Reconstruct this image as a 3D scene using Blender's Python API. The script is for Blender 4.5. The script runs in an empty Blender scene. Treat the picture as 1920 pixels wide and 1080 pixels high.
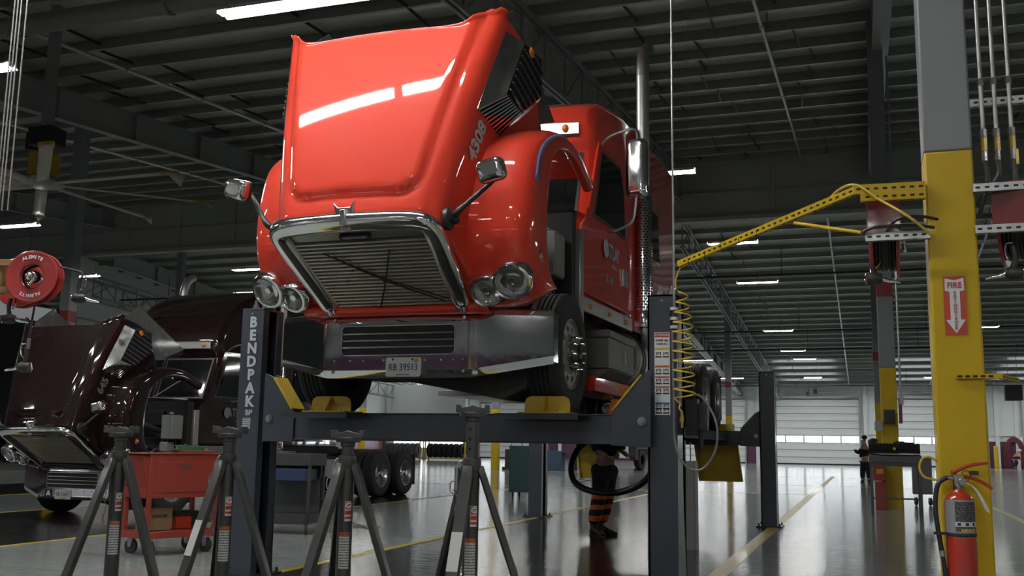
import bpy, bmesh, math, random
from math import sin, cos, pi, radians as R
from mathutils import Vector as V, Matrix as M, Euler
random.seed(7)
S = bpy.context.scene
COL = S.collection
# ------------------------------------------------------------ camera
cam = bpy.data.cameras.new('camera'); camo = bpy.data.objects.new('camera', cam); COL.objects.link(camo)
cam.sensor_width = 36.0; cam.lens = 35.53; cam.clip_start = 0.05; cam.clip_end = 400
rt = V((0.94491621, 0.32693638, 0.01568339)); up = V((0.03548922, -0.14996914, 0.98805353)); bk = V((0.32538266, -0.9330712, -0.15331099))
camo.matrix_world = M(((rt.x, up.x, bk.x, 0), (rt.y, up.y, bk.y, 0), (rt.z, up.z, bk.z, 1.22), (0, 0, 0, 1)))
S.camera = camo
S.view_settings.view_transform = 'Standard'; S.view_settings.look = 'None'; S.view_settings.gamma = 1
S.view_settings.use_curve_mapping = False
S.view_settings.exposure = 0.27
# ------------------------------------------------------------ world (pale blue background; the hall is closed on all sides)
w = bpy.data.worlds.new('world'); S.world = w; w.use_nodes = True
bg = w.node_tree.nodes['Background']; bg.inputs[0].default_value = (0.80, 0.90, 1.0, 1); bg.inputs[1].default_value = 0.3
FIX = 105.0     # fluorescent tube strength
DAY = 6.5      # door window strength

# ------------------------------------------------------------ materials
MATS = {}
def nm(name):
    m = bpy.data.materials.new(name); m.use_nodes = True
    return m, m.node_tree, m.node_tree.nodes['Principled BSDF']
def mat(name, col, rough=.5, metal=0., coat=0., noise=0., nscale=8., bump=0., bscale=40., spec=None, crough=.05, stretch=None):
    if name in MATS: return MATS[name]
    m, nt, b = nm(name); N = nt.nodes; L = nt.links
    c = (*col, 1)
    b.inputs['Base Color'].default_value = c; b.inputs['Roughness'].default_value = rough; b.inputs['Metallic'].default_value = metal
    b.inputs['Coat Weight'].default_value = coat; b.inputs['Coat Roughness'].default_value = crough
    if spec is not None: b.inputs['Specular IOR Level'].default_value = spec
    if noise or bump:
        tc = N.new('ShaderNodeTexCoord'); src = tc.outputs['Object']
        if stretch:
            mp = N.new('ShaderNodeMapping'); mp.inputs['Scale'].default_value = stretch; L.new(src, mp.inputs[0]); src = mp.outputs[0]
    if noise:
        t = N.new('ShaderNodeTexNoise'); t.inputs['Scale'].default_value = nscale; t.inputs['Detail'].default_value = 5
        L.new(src, t.inputs['Vector'])
        mx = N.new('ShaderNodeMix'); mx.data_type = 'RGBA'
        mx.inputs[6].default_value = tuple(x*(1-noise) for x in col)+(1,); mx.inputs[7].default_value = tuple(min(1, x*(1+noise)) for x in col)+(1,)
        L.new(t.outputs[0], mx.inputs[0]); L.new(mx.outputs[2], b.inputs['Base Color'])
        mr = N.new('ShaderNodeMapRange'); mr.inputs[3].default_value = max(.02, rough-.08); mr.inputs[4].default_value = rough+.1
        L.new(t.outputs[0], mr.inputs[0]); L.new(mr.outputs[0], b.inputs['Roughness'])
    if bump:
        t2 = N.new('ShaderNodeTexNoise'); t2.inputs['Scale'].default_value = bscale; t2.inputs['Detail'].default_value = 3
        L.new(src, t2.inputs['Vector']); bp = N.new('ShaderNodeBump'); bp.inputs['Strength'].default_value = bump; bp.inputs['Distance'].default_value = .02
        L.new(t2.outputs[0], bp.inputs['Height']); L.new(bp.outputs[0], b.inputs['Normal'])
    MATS[name] = m; return m
def emat(name, col, s):
    if name in MATS: return MATS[name]
    m, nt, b = nm(name); b.inputs['Base Color'].default_value = (*col, 1); b.inputs['Emission Color'].default_value = (*col, 1); b.inputs['Emission Strength'].default_value = s
    MATS[name] = m; return m
def print_mat(name, paper, ink, scale, axis='Z', thr=.5, rough=.5):
    """paper with rows of small print"""
    if name in MATS: return MATS[name]
    m, nt, b = nm(name); N = nt.nodes; L = nt.links
    tc = N.new('ShaderNodeTexCoord'); wv = N.new('ShaderNodeTexWave'); wv.bands_direction = axis; wv.inputs['Scale'].default_value = scale
    L.new(tc.outputs['Object'], wv.inputs['Vector'])
    ns = N.new('ShaderNodeTexNoise'); ns.inputs['Scale'].default_value = 160; L.new(tc.outputs['Object'], ns.inputs['Vector'])
    mu = N.new('ShaderNodeMath'); mu.operation = 'MULTIPLY'; L.new(wv.outputs[1], mu.inputs[0]); L.new(ns.outputs[0], mu.inputs[1])
    gt = N.new('ShaderNodeMath'); gt.operation = 'GREATER_THAN'; gt.inputs[1].default_value = thr*.7; L.new(mu.outputs[0], gt.inputs[0])
    mx = N.new('ShaderNodeMix'); mx.data_type = 'RGBA'; mx.inputs[6].default_value = (*paper, 1); mx.inputs[7].default_value = (*ink, 1)
    L.new(gt.outputs[0], mx.inputs[0]); L.new(mx.outputs[2], b.inputs['Base Color']); b.inputs['Roughness'].default_value = rough
    MATS[name] = m; return m

RED = mat('red_paint', (.60, .042, .020), .5, coat=1, noise=.10, nscale=3, crough=.04, spec=.15)
MAROON = mat('maroon_paint', (.011, .0025, .0035), .5, spec=.1, coat=1, noise=.15, nscale=3, crough=.05)
CHROME = mat('chrome', (.78, .79, .81), .11, 1, noise=.05, nscale=9)
CHROMEB = mat('polished_bumper', (.74, .75, .78), .07, 1, bump=.12, bscale=2.2)
CHROMED = mat('worn_chrome', (.34, .34, .34), .3, 1, noise=.08, nscale=5)
ALU = mat('brushed_aluminium', (.42, .43, .43), .33, 1, noise=.15, nscale=20)
STEELP = mat('stainless', (.42, .42, .41), .36, .9, noise=.06)
BLACKP = mat('black_plastic', (.018, .019, .02), .45, bump=.1)
BLACK = mat('black_matte', (.008, .008, .009), .7)
RUBBER = mat('tyre_rubber', (.020, .020, .021), .75, noise=.25, nscale=12, bump=.2)
GLASS = mat('dark_glass', (.006, .007, .008), .04, spec=.8)
LENS = mat('headlamp_lens', (.30, .31, .31), .12, metal=.6, coat=1)
AMBER = mat('amber_lens', (.75, .22, .012), .18, coat=1)
UNDER = mat('greasy_chassis', (.022, .020, .019), .6, noise=.4, nscale=10, bump=.5)
ENGINE = mat('engine_grey', (.05, .055, .055), .45, metal=.4, noise=.4)
TANKP = mat('coolant_tank_white', (.20, .22, .20), .5, noise=.1)
LIFT = mat('lift_blue_grey', (.026, .034, .048), .36, coat=.4, noise=.12, nscale=6, crough=.2)
LIFTD = mat('lift_dark', (.016, .020, .028), .45, coat=.2)
GALV = mat('galvanised', (.40, .42, .42), .38, .85, noise=.2, nscale=30)
YEL = mat('yellow_paint', (.54, .365, .010), .5, noise=.07, nscale=5, coat=.1, crough=.2, spec=.25)
YELD = mat('yellow_lift_paint', (.46, .31, .02), .45, noise=.12)
YHOSE = mat('yellow_hose', (.60, .42, .05), .4)
COLG = mat('column_grey', (.20, .215, .225), .45, noise=.06, nscale=2)
STAND = mat('stand_grey', (.075, .078, .076), .38, metal=.3, coat=.3, noise=.25, nscale=14, crough=.2)
CARTR = mat('cart_red', (.25, .036, .024), .38, coat=.3, noise=.06, crough=.15)
REELR = mat('reel_red', (.30, .028, .026), .32, coat=.6, crough=.12)
DKCART = mat('dark_cart', (.028, .03, .032), .5, noise=.2)
GREEN = mat('dark_green_paint', (.012, .055, .052), .4)
WHITE = mat('white_paint', (.62, .63, .62), .5)
LETTER = mat('silver_lettering', (.42, .47, .52), .5)
LETW = mat('white_lettering', (.70, .72, .74), .5)
LETR = mat('red_lettering', (.42, .03, .02), .5)
LETK = mat('black_lettering', (.02, .02, .022), .5)
LETB = mat('blue_lettering', (.03, .06, .20), .5)
LETY = mat('yellow_lettering', (.75, .55, .06), .5)
PLATE = mat('plate_white', (.50, .52, .50), .45)
SIGNR = mat('sign_red', (.48, .045, .02), .4)
PAPER = print_mat('printed_paper', (.60, .62, .61), (.12, .12, .12), 22, 'Z')
PAPERV = print_mat('printed_label', (.34, .36, .38), (.08, .085, .09), 16, 'Z')
CARD = mat('cardboard', (.25, .165, .085), .8, noise=.1)
NAVY = mat('navy_cloth', (.008, .010, .022), .85, noise=.3, nscale=30, bump=.3, bscale=14)
ORANGE = mat('orange_cloth', (.60, .10, .02), .7)
SKIN = mat('skin', (.36, .20, .14), .55)
BOOT = mat('boot_leather', (.022, .018, .015), .6)
REDB = mat('red_band', (.22, .028, .022), .5)
WALLW = mat('wall_white', (.70, .72, .71), .6, noise=.04)
PURPLE = mat('wall_purple', (.105, .030, .080), .5, noise=.05)
DOORW = mat('door_white', (.76, .77, .75), .5, noise=.03)
TUBE = emat('lit_tube', (1.0, .99, .96), FIX)
PANE = emat('daylight_pane', (.92, .97, 1.0), DAY)
PANED = emat('daylight_strip', (.8, .83, .86), .16)

# ------------------------------------------------------------ mesh builder
class B:
    def __init__(s): s.v = []; s.f = []; s.mi = []; s.m = 0; s.X = None
    def add(s, vs, fs):
        o = len(s.v)
        for p in vs:
            p = V(p)
            if s.X is not None: p = s.X @ p
            s.v.append(p)
        for f in fs: s.f.append([i+o for i in f]); s.mi.append(s.m)
        return s
    def box(s, a, b):
        x0, y0, z0 = a; x1, y1, z1 = b
        if x0 > x1: x0, x1 = x1, x0
        if y0 > y1: y0, y1 = y1, y0
        if z0 > z1: z0, z1 = z1, z0
        return s.add([(x0,y0,z0),(x1,y0,z0),(x1,y1,z0),(x0,y1,z0),(x0,y0,z1),(x1,y0,z1),(x1,y1,z1),(x0,y1,z1)],
                     [(3,2,1,0),(4,5,6,7),(0,1,5,4),(1,2,6,5),(2,3,7,6),(3,0,4,7)])
    def cb(s, c, d):
        return s.box([c[i]-d[i]/2 for i in range(3)], [c[i]+d[i]/2 for i in range(3)])
    def beam(s, p, q, wx, wz, upv=(0,0,1)):
        p = V(p); q = V(q); d = (q-p).normalized(); u = V(upv)
        if abs(d.dot(u)) > .98: u = V((0,1,0))
        r = d.cross(u).normalized(); u = r.cross(d)
        r *= wx/2; u *= wz/2
        return s.add([p-r-u, p+r-u, p+r+u, p-r+u, q-r-u, q+r-u, q+r+u, q-r+u], [(0,1,2,3),(7,6,5,4),(0,4,5,1),(1,5,6,2),(2,6,7,3),(3,7,4,0)])
    def cyl(s, p, q, r, r2=None, n=16, cap=True):
        p = V(p); q = V(q); r2 = r if r2 is None else r2; d = (q-p).normalized()
        a = V((0,0,1)) if abs(d.z) < .9 else V((1,0,0)); x = d.cross(a).normalized(); y = d.cross(x)
        vs = [p+(x*cos(2*pi*i/n)+y*sin(2*pi*i/n))*r for i in range(n)]+[q+(x*cos(2*pi*i/n)+y*sin(2*pi*i/n))*r2 for i in range(n)]
        fs = [(i, i+n, (i+1)%n+n, (i+1)%n) for i in range(n)]
        if cap: fs += [tuple(range(n)), tuple(range(2*n-1, n-1, -1))]
        return s.add(vs, fs)
    def tube(s, pts, r, n=8, cap=True):
        pts = [V(p) for p in pts]; m = len(pts); rr = r if isinstance(r, (list, tuple)) else [r]*m
        t0 = (pts[1]-pts[0]).normalized(); a = V((0,0,1)) if abs(t0.z) < .9 else V((1,0,0)); x = t0.cross(a).normalized()
        vs = []
        for i in range(m):
            t = ((pts[min(i+1,m-1)]-pts[max(i-1,0)])).normalized(); x = (x-t*x.dot(t)).normalized(); y = t.cross(x)
            for k in range(n): vs.append(pts[i]+(x*cos(2*pi*k/n)+y*sin(2*pi*k/n))*rr[i])
        fs = [(i*n+k, i*n+(k+1)%n, (i+1)*n+(k+1)%n, (i+1)*n+k) for i in range(m-1) for k in range(n)]
        if cap: fs += [tuple(range(n-1,-1,-1)), tuple(range((m-1)*n, m*n))]
        return s.add(vs, fs)
    def lathe(s, prof, c, ax='x', n=32, close=False):
        """prof: (radius, along-axis) pairs"""
        vs = []
        for r, h in prof:
            for k in range(n):
                a = 2*pi*k/n; u = r*cos(a); v = r*sin(a)
                vs.append({'x': (c[0]+h, c[1]+u, c[2]+v), 'y': (c[0]+u, c[1]+h, c[2]+v), 'z': (c[0]+u, c[1]+v, c[2]+h)}[ax])
        m = len(prof); fs = []
        for i in range(m-1 if not close else m):
            j = (i+1) % m
            for k in range(n): fs.append((i*n+k, i*n+(k+1)%n, j*n+(k+1)%n, j*n+k))
        return s.add(vs, fs)
    def prism(s, poly, a, b, ax='x'):
        """poly 2d in the other two axes, extruded along ax from a to b"""
        def P(u, v, h): return {'x': (h,u,v), 'y': (u,h,v), 'z': (u,v,h)}[ax]
        n = len(poly); vs = [P(u,v,a) for u,v in poly]+[P(u,v,b) for u,v in poly]
        return s.add(vs, [tuple(range(n-1,-1,-1)), tuple(range(n,2*n))]+[(i,(i+1)%n,(i+1)%n+n,i+n) for i in range(n)])
    def grid(s, nu, nv, f, cu=False, cv=False):
        vs = [f(i, j) for i in range(nu) for j in range(nv)]; fs = []
        for i in range(nu if cu else nu-1):
            for j in range(nv if cv else nv-1):
                fs.append((i*nv+j, ((i+1)%nu)*nv+j, ((i+1)%nu)*nv+(j+1)%nv, i*nv+(j+1)%nv))
        return s.add(vs, fs)
    def sph(s, c, r, n=12, m=8, sc=(1,1,1)):
        vs = []; 
        for i in range(m+1):
            a = pi*i/m
            for k in range(n): vs.append((c[0]+r*sc[0]*sin(a)*cos(2*pi*k/n), c[1]+r*sc[1]*sin(a)*sin(2*pi*k/n), c[2]+r*sc[2]*cos(a)))
        return s.add(vs, [(i*n+k, i*n+(k+1)%n, (i+1)*n+(k+1)%n, (i+1)*n+k) for i in range(m) for k in range(n)])
def rrect(w, h, r, n=4, c=(0,0)):
    o = []
    for sx, sy, a0 in ((1,1,0),(-1,1,90),(-1,-1,180),(1,-1,270)):
        for k in range(n+1):
            a = R(a0+90*k/n); o.append((c[0]+sx*(w/2-r)+r*cos(a), c[1]+sy*(h/2-r)+r*sin(a)))
    return o
def crom(pts, n=6):
    pts = [V(p) for p in pts]; o = []
    for i in range(len(pts)-1):
        a = pts[max(i-1,0)]; b = pts[i]; c = pts[i+1]; d = pts[min(i+2,len(pts)-1)]
        for k in range(n):
            t = k/n; o.append(.5*((2*b)+(c-a)*t+(2*a-5*b+4*c-d)*t*t+(-a+3*b-3*c+d)*t**3))
    o.append(pts[-1]); return o
def obj(name, b, m, parent=None, bev=0, seg=2, loc=None, rot=None, smooth=True, fix=True, sharp=38, mods=()):
    me = bpy.data.meshes.new(name); me.from_pydata([tuple(p) for p in b.v], [], b.f)
    ms = m if isinstance(m, (list, tuple)) else [m]
    for k in ms: me.materials.append(k)
    if len(ms) > 1: me.polygons.foreach_set('material_index', b.mi)
    if fix:
        bm = bmesh.new(); bm.from_mesh(me); bmesh.ops.remove_doubles(bm, verts=bm.verts, dist=1e-5)
        bmesh.ops.recalc_face_normals(bm, faces=bm.faces); bm.to_mesh(me); bm.free()
    if smooth:
        me.polygons.foreach_set('use_smooth', [True]*len(me.polygons)); me.set_sharp_from_angle(angle=R(sharp))
    me.update()
    o = bpy.data.objects.new(name, me); COL.objects.link(o)
    if parent: o.parent = parent
    if loc: o.location = loc
    if rot: o.rotation_euler = rot
    for t, kw in mods:
        md = o.modifiers.new(t.lower(), t)
        for k, v_ in kw.items(): setattr(md, k, v_)
    if bev:
        md = o.modifiers.new('bevel', 'BEVEL'); md.width = bev; md.segments = seg; md.limit_method = 'ANGLE'; md.angle_limit = R(40)
    return o
def tag(o, label=None, cat=None, group=None, kind=None):
    if label: o['label'] = label
    if cat: o['category'] = cat
    if group: o['group'] = group
    if kind: o['kind'] = kind
    return o
def thing(name, label, cat, loc=(0,0,0), rz=0, group=None, rot=None):
    o = bpy.data.objects.new(name, None); COL.objects.link(o); o.location = loc; o.rotation_euler = rot or (0,0,rz); o.empty_display_size = .1
    return tag(o, label, cat, group)
def struct(name, b, m, **k):
    o = obj(name, b, m, **k)
    if not k.get('parent'): o['kind'] = 'structure'
    return o
def copy_tree(o, parent=None):
    c = o.copy(); COL.objects.link(c)
    if parent: c.parent = parent
    for ch in list(o.children): copy_tree(ch, c)
    return c
def text(s, size, m, parent, loc, rot, name='lettering', bold=.0, ext=.001, sx=1., align='CENTER', sp=1.):
    cu = bpy.data.curves.new('t', 'FONT'); cu.body = s; cu.size = size; cu.align_x = align; cu.align_y = 'CENTER'; cu.extrude = ext; cu.offset = bold*size; cu.space_character = sp
    cu.resolution_u = 3
    t = bpy.data.objects.new('t', cu); me = bpy.data.meshes.new_from_object(t); bpy.data.objects.remove(t); bpy.data.curves.remove(cu)
    me.materials.clear(); me.materials.append(m)
    o = bpy.data.objects.new(name, me); COL.objects.link(o); o.parent = parent; o.location = loc; o.rotation_euler = rot; o.scale = (sx, 1, 1)
    return o
FRONT = (R(90), 0, 0)          # lettering that faces the camera side (-Y)
RIGHT = (R(90), 0, R(90))      # lettering that faces +X

# ------------------------------------------------------------ hall: floor
def floor_mat():
    m, nt, b = nm('epoxy_floor'); N = nt.nodes; L = nt.links
    tc = N.new('ShaderNodeTexCoord'); sep = N.new('ShaderNodeSeparateXYZ'); L.new(tc.outputs['Object'], sep.inputs[0])
    def rng(lo, hi, out):
        a = N.new('ShaderNodeMath'); a.operation = 'GREATER_THAN'; a.inputs[1].default_value = lo; L.new(out, a.inputs[0])
        c = N.new('ShaderNodeMath'); c.operation = 'LESS_THAN'; c.inputs[1].default_value = hi; L.new(out, c.inputs[0])
        d = N.new('ShaderNodeMath'); d.operation = 'MULTIPLY'; L.new(a.outputs[0], d.inputs[0]); L.new(c.outputs[0], d.inputs[1]); return d.outputs[0]
    def mth(op, x, y):
        a = N.new('ShaderNodeMath'); a.operation = op
        for i, q in enumerate((x, y)):
            if isinstance(q, (int, float)): a.inputs[i].default_value = q
            else: L.new(q, a.inputs[i])
        return a.outputs[0]
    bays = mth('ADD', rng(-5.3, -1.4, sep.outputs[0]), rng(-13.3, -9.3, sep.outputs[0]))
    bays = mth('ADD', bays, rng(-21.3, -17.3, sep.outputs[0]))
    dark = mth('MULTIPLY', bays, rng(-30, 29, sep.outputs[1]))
    mp = N.new('ShaderNodeMapping'); mp.inputs['Scale'].default_value = (.16, 1.9, 1); L.new(tc.outputs['Object'], mp.inputs[0])
    n1 = N.new('ShaderNodeTexNoise'); n1.inputs['Scale'].default_value = 1.4; n1.inputs['Detail'].default_value = 7; L.new(mp.outputs[0], n1.inputs['Vector'])
    n2 = N.new('ShaderNodeTexNoise'); n2.inputs['Scale'].default_value = 9; n2.inputs['Detail'].default_value = 6; L.new(mp.outputs[0], n2.inputs['Vector'])
    def mix(f, a, c):
        x = N.new('ShaderNodeMix'); x.data_type = 'RGBA'; L.new(f, x.inputs[0])
        for i, q in ((6, a), (7, c)):
            if isinstance(q, tuple): x.inputs[i].default_value = q
            else: L.new(q, x.inputs[i])
        return x.outputs[2]
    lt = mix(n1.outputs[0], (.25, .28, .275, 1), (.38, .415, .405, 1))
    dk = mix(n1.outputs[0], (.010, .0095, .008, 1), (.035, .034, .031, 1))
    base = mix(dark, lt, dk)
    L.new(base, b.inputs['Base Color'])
    r = N.new('ShaderNodeMapRange'); r.inputs[3].default_value = .02; r.inputs[4].default_value = .20; L.new(n2.outputs[0], r.inputs[0]); L.new(r.outputs[0], b.inputs['Roughness'])
    bp = N.new('ShaderNodeBump'); bp.inputs['Strength'].default_value = .10; bp.inputs['Distance'].default_value = .05
    L.new(n2.outputs[0], bp.inputs['Height']); L.new(bp.outputs[0], b.inputs['Normal'])
    b.inputs['Coat Weight'].default_value = .15; b.inputs['Coat Roughness'].default_value = .12; b.inputs['Specular IOR Level'].default_value = .32
    return m
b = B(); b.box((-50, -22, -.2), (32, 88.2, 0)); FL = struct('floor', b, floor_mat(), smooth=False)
STR = mat('floor_stripe_yellow', (.50, .36, .03), .35, coat=.15, noise=.12, nscale=3)
def stripe(x0, y0, x1, y1, wd=.10):
    b = B(); d = V((x1-x0, y1-y0, 0)).normalized(); n = V((-d.y, d.x, 0))*wd/2; p = V((x0,y0,0)); q = V((x1,y1,0))
    z = V((0,0,.002))
    b.add([p-n, p+n, q+n, q-n, p-n+z, p+n+z, q+n+z, q-n+z], [(0,1,2,3),(4,5,6,7),(0,1,5,4),(1,2,6,5),(2,3,7,6),(3,0,4,7)])
    struct('trim_%d' % stripe.n, b, STR, smooth=False); stripe.n += 1
stripe.n = 1
stripe(-1.38, -2, -1.48, 50, .17); stripe(-5.2, -2, -5.45, 29); stripe(-9.1, -2, -9.5, 29, .09); stripe(-13.3, -2, -13.4, 29)
stripe(2.62, 2, 2.62, 44, .13); stripe(-17.3, -2, -17.3, 29); stripe(-45, 29.2, -1.5, 29.2); stripe(-45, 36.5, 20, 36.5, .14); stripe(-45, 47, 20, 47, .14); stripe(6.6, 2, 6.6, 44)
# ------------------------------------------------------------ hall: roof, purlins, bulkhead
def zn(y): return 12.6+(y-40)/12       # near roof rises to the step
def zf(y): return 10.72-(y-40)/12      # far roof falls to the back wall
FOIL = mat('foil_insulation', (.42, .43, .38), .34, metal=.25, noise=.28, nscale=.9, bump=.7, bscale=2.2, stretch=(.5, 1.6, 1))
PURL = mat('purlin_steel', (.27, .28, .27), .35, metal=.5, noise=.15, nscale=1.5)
BEAMG = mat('rafter_steel', (.27, .285, .28), .5, metal=.2)
def sag_sheet(y0, y1, zfun, x0, x1, step=1.52, nsub=5):
    ys = []; y = y0
    while y < y1-.01:
        for k in range(nsub):
            ys.append((y+step*k/nsub, -.07*sin(pi*k/nsub)))
        y += step
    ys.append((y, 0))
    bb = B(); n = len(ys)
    bb.grid(2, n, lambda i, j: ((x0, x1)[i], ys[j][0], zfun(ys[j][0])+ys[j][1]))
    return bb
b = sag_sheet(-22.4, 40.2, zn, -50, 32)
b2 = sag_sheet(40, 88.2, zf, -50, 32); b.add(b2.v, b2.f)
CEIL = struct('ceiling', b, FOIL, mods=(('SOLIDIFY', dict(thickness=.05, offset=1)),), fix=False)
def purlin(y, z, x0=-50, x1=32):
    b = B(); b.prism([(0,0),(.09,0),(.09,.012),(.012,.012),(.012,.23),(-.075,.23),(-.075,.218),(0,.218)], x0, x1, 'x')
    return obj('purlin', b, PURL, CEIL, loc=(0, y, z-.26), smooth=False)
y = 3.6; P0 = None; PY = []
while y < 39.6: PY.append((y, zn(y))); y += 1.52
y = 41.0
while y < 87.5: PY.append((y, zf(y))); y += 1.52
for y, z in PY:
    if P0 is None: P0 = purlin(y, z)
    else:
        c = P0.copy(); COL.objects.link(c); c.parent = CEIL; c.location = (0, y, z-.26)
# bridging angles between purlins
b = B(); b.box((-.02,0,-.02),(.02,1.5,0)); b.box((-.02,0,-.06),(-.012,1.5,0)); BR = None
rb = random.Random(3)
for i, (y, z) in enumerate(PY):
    if 39.6-1.6 < y < 41: continue
    s = 1/12 if y < 40 else -1/12
    for x in ((-19.4,-17.2,-11.2,-9.6,-5.2,-3.4,-1.2,1.9,5.6) if y < 40 else (-16.1,-9.9,-5,1.6,5.2)):
        if rb.random() < .22: continue
        xx = x+rb.uniform(-.6,.6)
        if BR is None: BR = obj('bridging', b, mat('bridging_dark', (.045,.047,.045), .5, .4), CEIL); o = BR
        else: o = BR.copy(); COL.objects.link(o); o.parent = CEIL
        o.location = (xx, y, z-.12-rb.choice((0,.12))); o.rotation_euler = (math.atan(s), 0, rb.uniform(-.08,.08))
# bright fastener washers that show in rows under the deck
b = B()
for q in range(170):
    y_ = rb.choice([p for p in PY if p[0] < 38])[0]+rb.choice((.25,.5,1.0)); x_ = rb.choice((-2.6,-.9,-.3,1.3,2.2,3.4))+.12*rb.randint(0,4)
    b.cyl((x_, y_, zn(y_)-.10), (x_, y_, zn(y_)-.125), .016, n=6)
tag(obj('deck_washers', b, CHROME, CEIL), kind='stuff')
# bulkhead where the roof steps down
BULK = mat('bulkhead_panel', (.34, .35, .33), .6, noise=.12, nscale=.6)
b = B(); b.box((-50, 40.0, 10.3), (32, 40.1, 12.7))
for k in range(-16, 11): b.box((k*3.1-.04, 39.92, 10.3), (k*3.1+.04, 40, 12.5))
b.box((-50, 39.8, 10.18), (32, 40.2, 10.34)); b.box((-50,39.9,11.3),(32,40,11.36))
struct('wall_roof_step', b, BULK, smooth=False)
# rafters along Y
def ibeam(y0, z0, y1, z1, x, d0, d1, wd=.28, name='rafter'):
    """top edge runs from (y0,z0) to (y1,z1); depth d0..d1"""
    b = B(); t = .02
    b.add([(x-.01,y0,z0),(x+.01,y0,z0),(x+.01,y1,z1),(x-.01,y1,z1),(x-.01,y0,z0-d0),(x+.01,y0,z0-d0),(x+.01,y1,z1-d1),(x-.01,y1,z1-d1)],
          [(0,1,2,3),(7,6,5,4),(0,4,5,1),(1,5,6,2),(2,6,7,3),(3,7,4,0)])
    b.beam((x,y0,z0),(x,y1,z1),wd,t); b.beam((x,y0,z0-d0),(x,y1,z1-d1),wd,t)
    n = int((y1-y0)/3)
    for k in range(1, n):
        yy = y0+(y1-y0)*k/n; zz = z0+(z1-z0)*k/n; d = d0+(d1-d0)*k/n; b.box((x-wd/2,yy-.008,zz-d),(x+wd/2,yy+.008,zz))
    return obj(name, b, BEAMG, CEIL, smooth=False)
def truss(y0, z0, y1, z1, x, d, name='girder_truss', m=None):
    b = B(); n = max(2, int((y1-y0)/1.6))
    for s in (-.07, .07):
        b.beam((x+s,y0,z0),(x+s,y1,z1),.06,.09); b.beam((x+s,y0,z0-d),(x+s,y1,z1-d),.06,.10)
    for k in range(n+1):
        yy = y0+(y1-y0)*k/n; zz = z0+(z1-z0)*k/n; b.beam((x,yy,zz),(x,yy,zz-d),.05,.05,(1,0,0))
        if k < n:
            y2 = y0+(y1-y0)*(k+1)/n; z2 = z0+(z1-z0)*(k+1)/n
            if k % 2: b.beam((x,yy,zz),(x,y2,z2-d),.045,.045)
            else: b.beam((x,yy,zz-d),(x,y2,z2),.045,.045)
    return obj(name, b, m or BEAMG, CEIL, smooth=False)
for x in (-20.75, -34.9):
    ibeam(-4, zn(-4)-.27, 39.9, zn(39.9)-.27, x, .95, .8); ibeam(40.1, zf(40.1)-.27, 88, zf(88)-.27, x, .8, .8)
ibeam(40.1, zf(40.1)-.27, 88, zf(88)-.27, -13.7, .7, .7); ibeam(-4, zn(-4)-.27, 39.9, zn(39.9)-.27, 7.8, .9, .8); ibeam(-4, zn(-4)-.27, 39.9, zn(39.9)-.27, .62, .75, .75, .36)
ibeam(40.1, zf(40.1)-.27, 88, zf(88)-.27, 14.8, .9, .9); ibeam(40.1, zf(40.1)-.27, 88, zf(88)-.27, -9.9, .5, .8, .35)
truss(3, zn(3)-.27, 39.8, zn(39.8)-.27, -6.75, 1.25); truss(40.3, zf(40.3)-.27, 88, zf(88)-.27, -6.75, 1.15)
# infill sheet above the truss line
b = B(); b.prism([(14, zn(14)-.3), (39.9, zn(39.9)-.3), (39.9, zn(39.9)-1.5), (14, zn(14)-1.5)], -6.93, -6.90, 'x'); obj('draft_curtain', b, BULK, CEIL, smooth=False)
# frames below the roof near the high side wall
for zz_ in (9.25, 7.2): truss(40.4, zz_, 87, zz_-2.6 if zz_ > 9 else zz_-1.6, -37.2, 1.0)
truss(40.4, 9.25, 87, 6.65, -36.3, 1.0)
# walls
b = B(); b.box((-50, 88, 2.05), (32, 88.2, 9)); b.m = 1; b.box((-50, 87.98, 0), (32, 88.2, 2.05)); b.m = 0
for x in (-45,-35,-26,-17.2,-8.7,-.1,1.9,9.6,11.0,18,27):
    b.box((x, 87.75, 0), (x+.28, 88, 7.0))
b.box((-50, 87.85, 2.5), (32, 88, 2.62)); b.box((-50,87.85,6.3),(32,88,6.42))
struct('wall_back', b, [WALLW, PURPLE], smooth=False)
b = B(); b.box((-50.2, -22, 2.05), (-50, 88.2, 12.8)); b.m = 1; b.box((-50.2, -22, 0), (-49.97, 88.2, 2.05)); b.m = 2
for k in range(9): b.box((-49.99, 8+k*9, 8.6), (-49.95, 8+k*9+8.4, 9.5)); b.box((-49.99, 8+k*9, 11.0), (-49.95, 8+k*9+8.4, 11.9))
struct('wall_left', b, [mat('wall_left_grey', (.22,.23,.23), .6), PURPLE, PANED], smooth=False)
b = B(); b.box((32, -22, 0), (32.2, 88.2, 12.8)); struct('wall_right', b, WALLW, smooth=False)
b = B(); b.box((-50, -22.2, 4.6), (32, -22, 8)); b.m = 1; b.box((-50, -22.2, 0), (32, -21.98, 4.6)); b.m = 2
for k in range(9): b.box((-44+k*8.6, -21.99, 1.6), (-38.5+k*8.6, -21.95, 2.2))  # unseen glowing panes added as fill from the front
struct('wall_front', b, [mat('wall_front_white', (.72,.74,.75), .6), PURPLE, emat('daylight_front', (.92,.97,1.0), 2.0)], smooth=False)
b = B(); b.prism([(40.3,2.05),(87.98,2.05),(87.98,zf(88)-.1),(40.3,zf(40.3)-.1)], -38.2, -38.0, 'x'); b.m = 1; b.box((-38.2,40.3,0),(-37.98,87.98,2.05)); struct('wall_far_left', b, [WALLW, PURPLE], smooth=False)
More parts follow.
